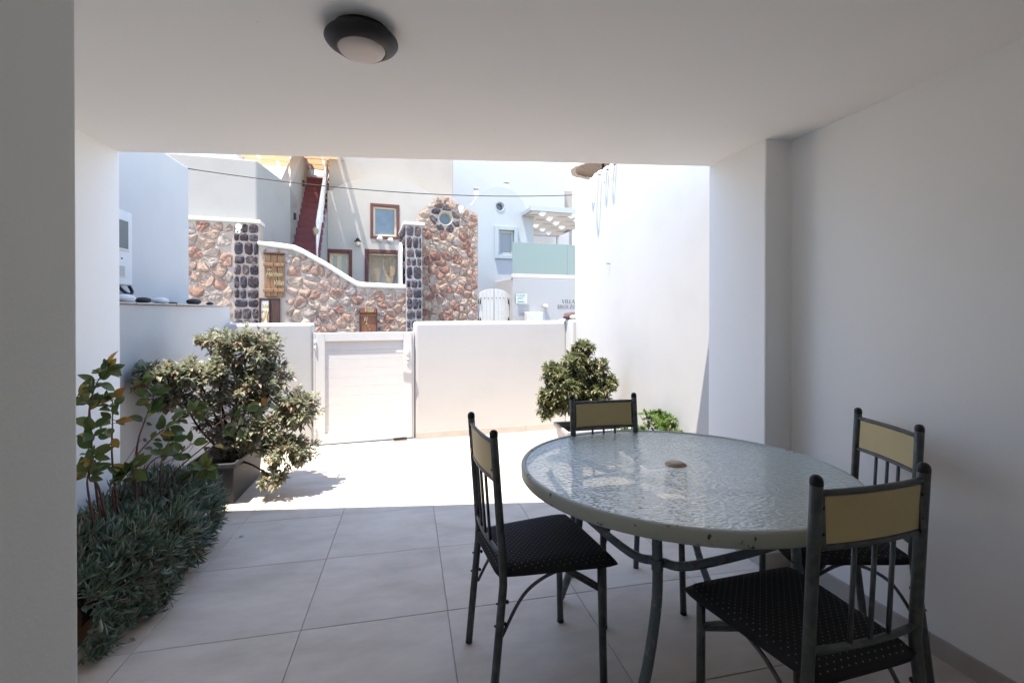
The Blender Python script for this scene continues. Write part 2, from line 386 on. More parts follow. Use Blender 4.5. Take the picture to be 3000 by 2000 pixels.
BIGLEAF = leaf_mat('glossy_green_leaf', [(0, (.06, .10, .03)), (.4, (.10, .155, .04)), (.7, (.16, .19, .05)), (1, (.08, .12, .05))], .3, .4)
YELLEAF = leaf_mat('yellowing_leaf', [(0, (.42, .24, .03)), (.5, (.36, .28, .05)), (1, (.40, .15, .04))], .35, .5)
GERLEAF = leaf_mat('bright_green_leaf', [(0, (.07, .14, .03)), (.5, (.13, .21, .06)), (1, (.19, .26, .10))], .35)
ICELEAF = leaf_mat('blue_green_succulent', [(0, (.085, .13, .095)), (.3, (.17, .235, .185)), (.6, (.11, .165, .10)), (.85, (.26, .33, .27)), (.93, (.15, .19, .12)), (1, (.36, .26, .15))], .1)

# ------------------------------------------------------------------ ground and patio floor
g = MB(); g.box(-900, 900, -300, 1500, -1.2, -.5)
o = g.build('ground', EARTH); o['kind'] = 'structure'
street = MB(); street.add([ST(-14, 5.36, -.30), ST(14, 5.36, -.30), ST(14, 16, -.30), ST(-14, 16, -.30)], [(0, 1, 2, 3)])
o = street.build('street', plain('pale_concrete_paving', (.30, .28, .26), .85, 0, .15, 3)); o['kind'] = 'structure'
fl = MB()
fp = [(-1.9, -1.1), (2.35, -1.1), tuple(ST(2.75, 5.30, 0).xy), tuple(ST(-1.5, 5.30, 0).xy)]
fl.add([(x, y, fz(y)-.006) for x, y in fp], [(0, 1, 2, 3)])
floor = fl.build('patio_floor', GROUT); floor['kind'] = 'structure'
fn_ = Vector((0, -FS, 1)).normalized()
e1 = Vector((E1.x, E1.y, FS*E1.y)).normalized(); e2 = fn_.cross(e1)
FM3 = Matrix((e1, e2, fn_)).transposed()
tm = bpy.data.meshes.new('tile'); t = .2986
bmx = bmesh.new(); bmesh.ops.create_cube(bmx, size=1); bmesh.ops.scale(bmx, vec=(2*t, 2*t, .012), verts=bmx.verts)
bmesh.ops.bevel(bmx, geom=[e for e in bmx.edges], offset=.0012, segments=1, affect='EDGES'); bmx.to_mesh(tm); bmx.free(); tm.materials.append(TILE)
O0 = Vector((-1.3208, 1.1472, 0)); finv = parent_world(floor).inverted()
for i in range(-4, 8):
    for j in range(-5, 10):
        c = O0+e1*(.6*(i+.5))+e2*(.6*(j+.5)); c.z = fz(c.y)
        D = c.dot(NV); w = c.dot(E1)
        if D > 5.42 or c.y < -1.0 or w > 2.25 or w < -1.98: continue
        o = bpy.data.objects.new('tile', tm); C.objects.link(o); o.parent = floor
        M = FM3.to_4x4(); M.translation = c-fn_*.006+Vector((0, 0, random.uniform(-.0006, .0006)))
        o.matrix_local = finv @ M

# ------------------------------------------------------------------ the porch of the near house
CEIL = 2.125
LF = Vector((-2.198, 2.555, 0)); RF = Vector((1.21, 2.805, 0)); PI_ = Vector((1.309, 2.349, 0)); PC = Vector((1.462, 2.384, 0))
porch = thing('house', 'white plastered house whose open porch roofs over the round glass table', 'house', (0, 0, 0))
def xy(v): return (v.x, v.y)
back = -.85
def down(p, y): return p+E2*((y-p.y)/E2.y)
SLT = CEIL+.25
ed = (RF-LF).normalized()
sl_poly = [xy(LF-ed*.30), xy(RF+ed*.32), (2.6, 2.2), (2.6, back-.3), (-2.9, back-.3), (-2.75, 2.2)]
foot_prism(sl_poly, CEIL, SLT).build('ceiling_slab', WALLIN, porch, .012, 3)
# left wall, right wall with its pilaster, rear wall, and the wall end close to the camera
lb = down(LF, back)
foot_prism([xy(LF), xy(lb), xy(lb-E1*.3), xy(LF-E1*.215)], -.4, CEIL+.06).build('wall', WALLIN, porch, .012, 3)
rb = down(PC, back)
foot_prism([xy(RF), xy(RF+E1*.19), xy(RF+E1*.45), xy(rb+E1*.3), xy(rb), xy(PC), xy(PI_)], -.4, CEIL+.06).build('wall', WALLIN, porch, .010, 3)
foot_prism([(-2.9, back), (2.6, back), (2.6, back-.3), (-2.9, back-.3)], -.2, CEIL+.06).build('wall', WALLIN, porch)
PE = Vector((-.667, .70, 0)); pb = down(PE, back+.001)
foot_prism([xy(PE), xy(pb), xy(pb-E1*1.0), xy(PE-E1*1.0)], -.2, CEIL+.055).build('wall_end', ROUGHIN, porch, .008, 3)
# skirting tiles along the right wall and the pilaster
def skirt(p0, p1, nrm, parent, n=None, h=.075, mat=SKIRT):
    d = (p1-p0); ln = d.length; d.normalize(); k = n or max(1, round(ln/.6))
    for i in range(k):
        q0 = p0+d*(ln*i/k+.0012); q1 = p0+d*(ln*(i+1)/k-.0012)
        poly = [xy(q0), xy(q1), xy(q1+nrm*.011), xy(q0+nrm*.011)]
        foot_prism(poly, lambda x, y: fz(y)-.004, lambda x, y: fz(y)+h).build('skirting_tile', mat, parent, .0015, 1)
skirt(rb+E2*.05, PC-E2*.012, -E1, porch); skirt(PI_-E1*.011, PC-E1*.012, -E2, porch, 1); skirt(PI_, RF, -E1, porch, 1)

# ceiling lamp
cp = ray(1060, 95); cp = cp*((CEIL-CAMZ)/cp.z)
lamp = thing('ceiling_lamp', 'round black bulkhead lamp with frosted lens fixed under the porch ceiling', 'ceiling lamp', (cp.x, cp.y, CEIL))
m = MB(); m.lathe([(0, 0), (.088, 0), (.093, -.012), (.097, -.013), (.112, -.026), (.113, -.031), (.108, -.038), (.078, -.058), (.074, -.058), (.070, -.054)], 48, Matrix.Translation(lamp.location)); m.build('rim', BLACK, lamp)
m = MB(); m.lathe([(.0745, -.052), (.068, -.063), (.045, -.070), (.02, -.0725), (.0005, -.073)], 48, Matrix.Translation(lamp.location))
LENS = plain('frosted_lens', (.66, .58, .54), .5); m.build('lens', LENS, lamp)

# ------------------------------------------------------------------ walls on the left
LW0 = LF-E1*.2
def wline(p, q, n=None): return p, q
lwend = LW0+E2*((ST(-1.3, 5.2, 0)-LW0).dot(E2))
LWT = 1.294
lw = thing('garden_wall', 'low white wall with pebbles on its thin tiled top beside the leafy shrubs', 'wall', LW0-E1*.14)
foot_prism([xy(LW0-E2*.35), xy(lwend+E2*.1), xy(lwend+E2*.1-E1*.25), xy(LW0-E2*.35-E1*.25)], -.4, LWT-.012).build('wall_body', WHITE, lw, .006, 2)
ct = (lwend-LW0).length
for i in range(4):
    q0 = LW0+E2*(ct*i/4-.3*(i == 0)+.001)-E2*.0; q1 = LW0+E2*(ct*(i+1)/4-.001-(.06 if i == 3 else 0))
    off = E1*(.012+.006*((i*7) % 3))
    foot_prism([xy(q0+off), xy(q1+off), xy(q1-E1*.25), xy(q0-E1*.25)], LWT-.010, LWT+.002-.0015*(i % 2)).build('coping_tile', SKIRT, lw, .002, 1)
TW0 = LW0-E1*.256
twY = 4.33; tw1 = TW0+E2*((twY-TW0.y)/E2.y)
m = foot_prism([xy(TW0-E2*.6), xy(tw1), xy(tw1-E1*.4), xy(TW0-E2*.6-E1*.4)], -.4, 2.60)
tag(m.build('neighbour_wall', WHITE, None, .02, 3), 'tall white shaded wall carrying the electricity meter box', 'wall')
# electricity meter box on it
mx0 = TW0+E2*((2.90-TW0.y)/E2.y); mx1 = TW0+E2*((3.28-TW0.y)/E2.y)
mb = thing('meter_box', 'pale grey electricity meter cabinet with two small windows on the tall white wall', 'meter box', mx0+Vector((0, 0, 1.42)))
def wallbox(p0, p1, z0, z1, d0, d1):
    return foot_prism([xy(p0+E1*d0), xy(p1+E1*d0), xy(p1+E1*d1), xy(p0+E1*d1)], z0, z1)
def lerp(t_): return mx0+(mx1-mx0)*t_
wallbox(mx0, mx1, 1.42, 1.945, 0, .085).build('cabinet', GREYPLASTIC, mb, .012, 3)
w = wallbox(lerp(.38), lerp(.88), 1.66, 1.885, .083, .093).build('window_frame', GREYPLASTIC, mb, .004, 2)
wallbox(lerp(.44), lerp(.82), 1.675, 1.87, .088, .0945).build('window_pane', plain('smoked_meter_window', (.13, .16, .165), .15, spec=.7), mb)
w = wallbox(lerp(.38), lerp(.78), 1.475, 1.56, .083, .092).build('window_frame', GREYPLASTIC, mb, .004, 2)
wallbox(lerp(.42), lerp(.72), 1.482, 1.552, .088, .0935).build('window_pane', plain('grey_meter_window', (.36, .36, .345), .3), mb)
for tq in (.52, .66):
    c = lerp(tq)+E1*.087; m = MB(); m.ball((c.x, c.y, 1.605), .006, .006, .006, 8, 6); m.build('screw', BLACK, mb)
p = lerp(.93)+E1*.05
pts = smooth_path([(p.x-.10*E2.x, p.y-.10*E2.y, 1.43), (p.x-.03*E2.x, p.y-.03*E2.y, 1.385), (p.x+.05*E2.x, p.y+.05*E2.y, 1.36), (p.x+.085*E2.x, p.y+.085*E2.y, 1.375), (p.x+.07*E2.x, p.y+.07*E2.y, 1.40), (p.x+.04*E2.x, p.y+.04*E2.y, 1.43)], 5)
m = MB(); m.tube(pts, .011, 8); m.build('cable_loop', BLACK, mb)
# pebbles
def on_shelf(u):
    d = ray(u, 884); q = LW0-E1*.10
    # intersect the ray's ground track with the shelf's middle line
    det = d.x*(-E2.y)-(-E2.x)*d.y
    t_ = (q.x*(-E2.y)-(-E2.x)*q.y)/det
    return Vector((d.x*t_, d.y*t_, LWT+.002))
peb = [(368, .075, .05, .030, PEBBLEW, 'white pebble half hidden by the porch wall corner below the meter box'),
       (420, .062, .045, .022, PEBBLEK, 'flat black pebble between two white pebbles on the low wall'),
       (470, .066, .05, .026, PEBBLEW, 'white pebble between two flat black pebbles on the low wall'),
       (507, .036, .03, .008, PEBBLEK, 'thin black pebble sliver next to the white pebble on the low wall'),
       (568, .085, .05, .028, PEBBLEK, 'largest black pebble at the tall wall end on the low wall'),
       (615, .040, .03, .016, PEBBLEK, 'small black pebble alone towards the low wall end')]
for k, (u, rx, ry, rz, mt, lab) in enumerate(peb):
    c = on_shelf(u); m = MB(); m.ball((0, 0, rz*.93), rx, ry, rz, 14, 9, .06, k)
    m.xf(Matrix.Translation(c) @ Matrix.Rotation(YW+math.pi/2, 4, 'Z'))
    tag(m.build('pebble', mt), lab, 'pebble', 'pebbles on the low wall')

# ------------------------------------------------------------------ front wall, gate, right wall
GD = 5.20
WT = 1.112
aL, aG0, aG1, aR = A(640, GD)-.25, A(917, GD), A(1213, GD), A(1662, GD)
gw = sthing('boundary_wall', 'short white boundary wall between the garden wall and the white gate', 'wall', aL, GD)
prism(rect(aL, aG0, -.42, WT), GD, GD+.22).build('wall_body', WHITE, gw, .03, 4, ST)
gw2 = sthing('boundary_wall', 'low white boundary wall with rounded top right of the white gate', 'wall', aG1+.3, GD)
prism(rect(aG1+.008, aR, -.42, WT+.008), GD, GD+.22).build('wall_body', WHITE, gw2, .04, 4, ST)
def sskirt(a0, a1, D, parent, n):
    for i in range(n):
        b0 = a0+(a1-a0)*i/n+.0012; b1 = a0+(a1-a0)*(i+1)/n-.0012
        poly = [xy(ST(b0, D, 0)), xy(ST(b1, D, 0)), xy(ST(b1, D-.012, 0)), xy(ST(b0, D-.012, 0))]
        foot_prism(poly, lambda x, y: fz(y)-.004, lambda x, y: fz(y)+.078).build('skirting_tile', SKIRT, parent, .0015, 1)
sskirt(aG1+.02, aR+.1, GD, gw2, 3); sskirt(aL+.2, aG0-.02, GD, gw, 2)
post = prism(rect(aR-.015, A(1724, GD-.08), -.42, 1.138), GD-.16, GD+.26)
tag(post.build('wall_post', WHITE, None, .03, 3, ST), 'stubby white wall post topped by two rough stones', 'wall post')
ac = A(1676, GD); m = MB(); m.ball((0, 0, .042), .13, .075, .05, 16, 10, .10, 3)
m.xf(Matrix.Translation(ST(ac, GD, 1.136)) @ Matrix.Rotation(TH+.1, 4, 'Z'))
tag(m.build('lava_stone', LAVA), 'porous brown lava stone lying on the white wall post', 'stone', 'stones on the wall post')
ac = A(1688, GD-.1); m = MB(); m.ball((0, 0, .03), .105, .05, .033, 14, 8, .10, 5)
m.xf(Matrix.Translation(ST(ac+.02, GD-.10, 1.136)) @ Matrix.Rotation(TH, 4, 'Z'))
tag(m.build('pale_stone', MARBLE), 'long pale stone lying in front of the brown lava stone', 'stone', 'stones on the wall post')
# gate
def gz(v): return Z(1070, v, GD)
gT, gB = gz(973), fz(ST((aG0+aG1)/2, GD, 0).y)+.03
gate = sthing('gate', 'white metal gate of horizontal boards with a lever handle', 'gate', (aG0+aG1)/2, GD, gB)
fw = .092; y0, y1 = GD+.0, GD+.05
jam = .022
for a0, a1 in ((aG0+.001, aG0+jam), (aG1-jam, aG1-.001)):
    m = MB(); m.box(a0, a1, y0+.01, y1+.02, gB-.07, gT); m.build('jamb', WHITEMETAL, gate, .003, 2, ST)
ga, gb = aG0+jam+.004, aG1-jam-.004
for (x0, x1, z0, z1) in ((ga, ga+fw, gB, gT-.002), (gb-fw, gb, gB, gT-.002), (ga+fw+.0006, gb-fw-.0006, gT-fw, gT-.002), (ga+fw+.0006, gb-fw-.0006, gB, gB+fw*1.15)):
    m = MB(); m.box(x0, x1, y0-.022, y1-.01, z0, z1); m.build('frame', WHITEMETAL, gate, .004, 2, ST)
pz0, pz1 = gB+fw*1.15, gT-fw; nb = 10
for i in range(nb):
    z0 = pz0+(pz1-pz0)*i/nb; z1 = pz0+(pz1-pz0)*(i+1)/nb
    m = MB(); m.box(ga+fw-.004, gb-fw+.004, y0+.002, y0+.022, z0+.0004, z1-.0004); m.build('board', WHITEMETAL, gate, .0016, 1, ST)
hz = gT-.215; ha = gb-fw*.48
m = MB(); m.box(ha-.016, ha+.016, y0-.034, y0-.0215, hz-.035, hz+.035); h = m.build('handle', WHITEPLASTIC, gate, .006, 2, ST)
m = MB(); m.tube(smooth_path([(ha, y0-.03, hz), (ha, y0-.062, hz), (ha-.02, y0-.07, hz), (ha-.125, y0-.066, hz+.002)], 5), .0095, 10)
m.build('lever', WHITEPLASTIC, h, 0, 2, ST)
m = MB(); m.box(ha-.014, ha+.014, y0-.032, y0-.0215, hz-.135, hz-.075); lk = m.build('lock', WHITEPLASTIC, gate, .005, 2, ST)
m = MB(); m.tube([(ha, y0-.031, hz-.105), (ha, y0-.037, hz-.105)], .008, 12); m.build('keyhole', IRON, lk, 0, 2, ST)
for zz in (gT-.13, gB+.14):
    m = MB(); m.tube([(aG0+jam*.5+.012, y0-.03, zz-.055), (aG0+jam*.5+.012, y0-.03, zz-.002)], .010, 10); m.tube([(aG0+jam*.5+.012, y0-.03, zz+.002), (aG0+jam*.5+.012, y0-.03, zz+.055)], .010, 10)
    m.build('hinge', WHITEMETAL, gate, 0, 2, ST)
m = foot_prism([xy(ST(aG0-.02, GD-.03, 0)), xy(ST(aG1+.02, GD-.03, 0)), xy(ST(aG1+.02, GD+.2, 0)), xy(ST(aG0-.02, GD+.2, 0))], lambda x, y: fz(y)-.05, lambda x, y: fz(y)+.012)
m.build('threshold', plain('marble_threshold', (.62, .58, .54), .5, 0, .2, 9), gate, .003, 1)
m = MB(); m.box(gb-.20, gb-.06, GD-.036, GD-.024, gB-.016, gB+.003); m.build('floor_stop', IRON, gate, 0, 2, ST)

# tall white wall on the right
RW0 = RF+E1*.19; rwe = RW0+E2*((5.60-RW0.y)/E2.y)
m = foot_prism([xy(RW0-E2*.05), xy(rwe), xy(rwe+E1*.22), xy(RW0-E2*.05+E1*.22)], -.4, 2.685)
tag(m.build('side_wall', WHITE, None, .015, 3), 'tall sunlit white wall standing beside the potted shrub and geranium', 'wall')
# higher wall behind it with hanging ropes
hw0 = RW0+E1*.40+E2*.9; hw1 = RW0+E1*.40; hw1 = hw1+E2*((5.25-hw1.y)/E2.y)
m = foot_prism([xy(hw0), xy(hw1), xy(hw1+E1*.3), xy(hw0+E1*.3)], -.4, 3.7)
tag(m.build('terrace_wall', WHITE, None, .02, 3), 'higher white wall rising behind the tall sunlit wall', 'wall')
rp = thing('rope_bundle', 'loose white rope loops hanging over the tall sunlit wall top', 'rope', RW0-E1*.05+E2*2.1+Vector((0, 0, 2.4)))
ROPE = plain('white_rope', (.70, .69, .68), .9)
rnd = random.Random(4)
for k in range(4):
    b = RW0+E2*(1.66+.17*k); dp = .10+.22*rnd.random(); w_ = .05+.05*rnd.random(); of = .02+.07*rnd.random()
    q = [b+E1*.10+Vector((0, 0, 2.70)), b-E1*of*.6+Vector((0, 0, 2.70)), b-E1*of+E2*.01+Vector((0, 0, 2.68-dp*.5)), b-E1*of+E2*w_*.5+Vector((0, 0, 2.68-dp)), b-E1*of+E2*w_+Vector((0, 0, 2.68-dp*.5)), b-E1*of*.6+E2*w_+Vector((0, 0, 2.70)), b+E1*.10+E2*w_+Vector((0, 0, 2.70))]
    m = MB(); m.tube(smooth_path(q, 6), .010, 8); m.build('rope_loop', ROPE, rp)
# wall hook
hp = RW0+E2*((4.62-RW0.y)/E2.y); m = MB(); hh = hp+Vector((0, 0, 1.72))
m.tube([hh+E1*.02, hh-E1*.035, hh-E1*.035+Vector((0, 0, .03))], .005, 6)
tag(m.build('wall_hook', ALU), 'tiny metal hook screwed into the tall sunlit white wall', 'hook')
# overhead cable across the gate
ca = tw1+E1*.0-E2*.02+Vector((0, 0, 2.585)); cb_ = rwe+Vector((0, 0, 2.66))-E2*.02
cpts = []
for i in range(41):
    t_ = i/40; p = ca.lerp(cb_, t_); p.z -= .10*4*t_*(1-t_); cpts.append(p)
m = MB(); m.tube(cpts, .0045, 6); tag(m.build('overhead_cable', IRON), 'thin black cable sagging across the lane above the gate', 'cable')

# ------------------------------------------------------------------ round glass table
TC = Vector((.646, 1.765, 0)); TC.z = fz(TC.y); TILT = FM3 @ Matrix.Rotation(-YW, 3, 'Z')   # stands square on the sloping floor
table = thing('garden_table', 'round glass-topped garden table with chipped sage green metal rim', 'table', TC)
TH_ = .705; TR = .609
m = MB(); m.lathe([(TR-.022, TH_-.044), (TR-.004, TH_-.045), (TR, TH_-.040), (TR+.001, TH_-.006), (TR-.003, TH_), (TR-.012, TH_+.0015), (TR-.018, TH_-.002), (TR-.020, TH_-.012), (TR-.022, TH_-.044)], 96)
def tpart(mb_, name, mat, bevel=0):
    o = mb_.build(name, mat, table, bevel); return o
def to_table(mb_): return mb_.xf(Matrix.Translation(TC))
tpart(to_table(m), 'rim', RIM)
m = MB(); n = 96
m.add([(0, 0, TH_-.004)]+[((TR-.019)*math.cos(2*math.pi*k/n), (TR-.019)*math.sin(2*math.pi*k/n), TH_-.004) for k in range(n)], [(0, 1+k, 1+(k+1) % n) for k in range(n)])
tpart(to_table(m), 'glass_top', HAMMER)
m = MB(); m.lathe([(.0, TH_+.0075), (.027, TH_+.0072), (.030, TH_+.0055), (.0305, TH_+.003), (.040, TH_+.0015), (.041, TH_-.002), (.0395, TH_-.003)], 32)
tpart(to_table(m), 'umbrella_plug', plain('tan_plastic', (.46, .33, .21), .5, 0, .1, 20))
for k in range(4):
    a = R(62+90*k); u = Vector((math.cos(a), math.sin(a), 0)); w = Vector((-u.y, u.x, 0))
    pts = smooth_path([u*.40+Vector((0, 0, TH_-.03)), u*.40+Vector((0, 0, .56)), u*.40+Vector((0, 0, .44)), u*.412-w*.006+Vector((0, 0, .34)), u*.452-w*.028+Vector((0, 0, .18)), u*.516-w*.066+Vector((0, 0, .018))], 6)
    m = MB(); m.tube(pts, .0165, 12); lg = tpart(to_table(m), 'leg', TLEG)
    m = MB(); m.tube([u*.5095-w*.0622+Vector((0, 0, .034)), u*.5235-w*.0703+Vector((0, 0, .0))], .0175, 12, rs=[.0178, .013]); m.xf(Matrix.Translation(TC)); m.build('foot_cap', RUST, lg)
    m = MB(); m.tube([u*.40+Vector((0, 0, .515)), u*.40+Vector((0, 0, .478))], .0185, 12); m.tube([u*.40+w*-.027+Vector((0, 0, .497)), u*.40+w*.027+Vector((0, 0, .497))], .007, 8); m.xf(Matrix.Translation(TC)); m.build('clamp', TLEG, lg)
    # bent brace: hangs from the rim, dips to the clamp and curls up again near the next leg
    def pol(dg, rr, z): q = a+R(dg); return Vector((rr*math.cos(q), rr*math.sin(q), z))
    if k % 2 == 0:
        pts = smooth_path([pol(-70, .50, TH_-.05), pol(-68, .47, .61), pol(-50, .40, .555), pol(-14, .385, .50), pol(0, .380, .497), pol(14, .385, .50), pol(50, .40, .555), pol(68, .47, .61), pol(70, .50, TH_-.05)], 6)
        m = MB(); m.tube(pts, .0135, 10); tpart(to_table(m), 'brace', TLEG)
table.rotation_euler = TILT.to_euler()

# ------------------------------------------------------------------ chairs (local: +y forwards, seat at .45)
def make_chair():
    t_ = thing('dining_chair', 'x', 'chair', (0, 0, 0))
    H = .905; hw = .172
    def arc_x(x, y, sag): return y-sag*(1-(x/hw)**2)
    def P(k, z):                                   # point of a rear post at height z
        y = -.207+(.04)*min(z/.43, 1) if z < .43 else -.167-.036*((z-.43)/(H-.43))
        return Vector((k*(hw+.006 if z < .43 else hw), y, z))
    for k in (-1, 1):
        pts = [P(k, 0), P(k, .15), P(k, .3), P(k, .40), P(k, .46), P(k, .6), P(k, .75), P(k, H-.022)]
        m = MB(); m.tube(pts, .0138, 12); lg = m.build('rear_leg', TUBE, t_)
        top = P(k, H-.022); m = MB(); m.lathe([(.0143, -.002), (.0143, .008), (.0125, .015), (.008, .020), (.0003, .022)], 14, Matrix.Translation(top)); m.build('cap', BLACK, lg)
        m = MB(); q = [Vector((k*.187, .19, 0)), Vector((k*.185, .182, .43))]; m.tube(q, .0132, 12); lg = m.build('front_leg', TUBE, t_)
        m = MB(); m.tube([(k*.187, .19, .0), (k*.187, .19, .012)], .0142, 12); m.build('foot_cap', BLACK, lg)
        # arched side brace and its two bolts
        pts = smooth_path([P(k, .235)+Vector((-k*.006, .013, 0)), Vector((k*.172, -.10, .352)), Vector((k*.172, -.01, .405)), Vector((k*.174, .07, .408)), Vector((k*.178, .175, .345))], 6)
        m = MB(); m.tube(pts, .0058, 8); m.build('side_brace', TUBE, t_)
        for zz in (.345, .275):
            c = P(k, zz); m = MB(); m.tube([c+Vector((0, -.019, 0)), c+Vector((0, .024, 0))], .0035, 6); m.tube([c+Vector((0, .016, 0)), c+Vector((0, .021, 0))], .0075, 6, smooth=False); m.build('bolt', RUST if zz > .3 else IRON, t_)
    def bow(z, r, name, off=0):
        pts = []
        for i in range(11):
            x = -hw+2*hw*i/10; y = P(1, z).y-.013*(1-(x/hw)**2)+off; pts.append((x, y, z))
        m = MB(); m.tube(pts, r, 10); return m.build(name, TUBE, t_)
    bow(.862, .0075, 'top_rail'); bow(.735, .0075, 'middle_rail'); bow(.492, .0085, 'lower_rail')
    # laminated panel, a thin bowed board held at both ends
    m = MB(); n = 12; vs_ = []; fs_ = []
    for i in range(n+1):
        x = -.152+.304*i/n; bowy = -.013*(1-(x/hw)**2)
        for z, dy in ((.744, .004), (.854, .004), (.854, -.004), (.744, -.004)):
            vs_.append((x, P(1, z).y+bowy+dy, z))
    for i in range(n):
        b = 4*i
        for j in range(4): fs_.append((b+j, b+(j+1) % 4, b+4+(j+1) % 4, b+4+j))
    fs_ += [(0, 3, 2, 1), (4*n, 4*n+1, 4*n+2, 4*n+3)]
    m.add(vs_, fs_); m.build('panel', PANEL, t_)
    for k in (-1, 1):
        yy = P(1, .80).y; m = MB(); m.box(k*.160-.009, k*.160+.009, yy-.0095, yy-.0065, .745, .853); br = m.build('bracket', TUBE, t_)
        for zz in (.77, .828):
            m = MB(); m.ball((k*.158, yy-.010, zz), .0042, .003, .0042, 8, 6); m.build('rivet', IRON, br)
    for i in (-1, 0, 1):
        x = i*.062
        def yb(z): return P(1, z).y-.013*(1-(x/hw)**2)
        m = MB(); m.tube([(x, yb(.492), .492), (x, yb(.6), .6), (x, yb(.735), .735)], .0056, 8); m.build('spindle', TUBE, t_)
    # seat frame and padded seat
    m = MB(); m.tube([(-.183, .185, .418), (.183, .185, .418)], .009, 8); m.build('front_rail', TUBE, t_)
    for k in (-1, 1): m = MB(); m.tube([(k*.183, .182, .33), (k*.06, .03, .40)], .009, 8); m.build('corner_brace', TUBE, t_)
    n = 14; m = MB(); vs_ = []; fs_ = []
    def edge(s_):                                   # rounded trapezoid outline, s_ in 0..1
        pts = [(-.165, -.185), (.165, -.185), (.208, .215), (-.208, .215)]
        return pts
    grid = []
    for j in range(n+1):
        for i in range(n+1):
            x = -1+2*i/n; y = -1+2*j/n
            # squircle-ish mapping keeps the corners soft
            sx = x*math.sqrt(1-.10*y**8) if True else x; sy = y*math.sqrt(1-.06*x**8)
            yy = .028+.216*sy; xx = sx*(.166+.054*(sy+1)/2)
            ed_ = max(abs(x), abs(y)); z = .452+.007*(1-x*x)*(1-y*y)-(.020*max(0, (ed_-.82)/.18)**2)
            if y > .5: z -= .010*((y-.5)/.5)**2
            grid.append(Vector((xx, yy, z)))
    low = [Vector((p.x*.985, (p.y-.028)*.985+.028, .417+(.0 if abs(p.x) < .1 else 0))) for p in grid]
    W = n+1; vs_ = grid+low; o_ = len(grid)
    for j in range(n):
        for i in range(n):
            q = (j*W+i, j*W+i+1, (j+1)*W+i+1, (j+1)*W+i); fs_.append(q); fs_.append(tuple(o_+k for k in q[::-1]))
    per = [i for i in range(W)]+[j*W+n for j in range(1, W)]+[n*W+i for i in range(n-1, -1, -1)]+[j*W for j in range(n-1, 0, -1)]
    mid = []
    for k in range(len(per)):
        a_, b_ = per[k], per[(k+1) % len(per)]; fs_.append((b_, a_, o_+a_, o_+b_))
    m.add(vs_, fs_, True); m.build('seat', SEAT, t_)
    return t_
chair = make_chair()
def put_chair(o, c, fwd, label):
    c = Vector((c[0], c[1], fz(c[1]))); f = Vector((fwd[0], fwd[1], 0)).normalized()
    rz = math.atan2(-f.x, f.y)
    M = (FM3 @ Matrix.Rotation(-YW, 3, 'Z')).to_4x4() @ Matrix.Rotation(rz, 4, 'Z')
    o.location = c; o.rotation_euler = M.to_euler(); o['label'] = label; o['group'] = 'chairs around the glass table'
proto = chair
spots = [((.080, 1.687), (.953, .30), 'dark tube chair with dotted seat at the open floor side facing the white wall'),
         ((.519, 2.113), (.236, -.972), 'dark tube chair tucked under the table in front of the potted shrub'),
         ((1.243, 1.745), (-.985, .13), 'dark tube chair with its cream panel back against the long porch wall'),
         ((.803, 1.240), (-.276, .961), 'dark tube chair showing the back of its panel with riveted brackets')]
for i, (c, f, lab) in enumerate(spots):
    o = proto if i == 0 else copy_tree(proto); put_chair(o, c, f, lab)

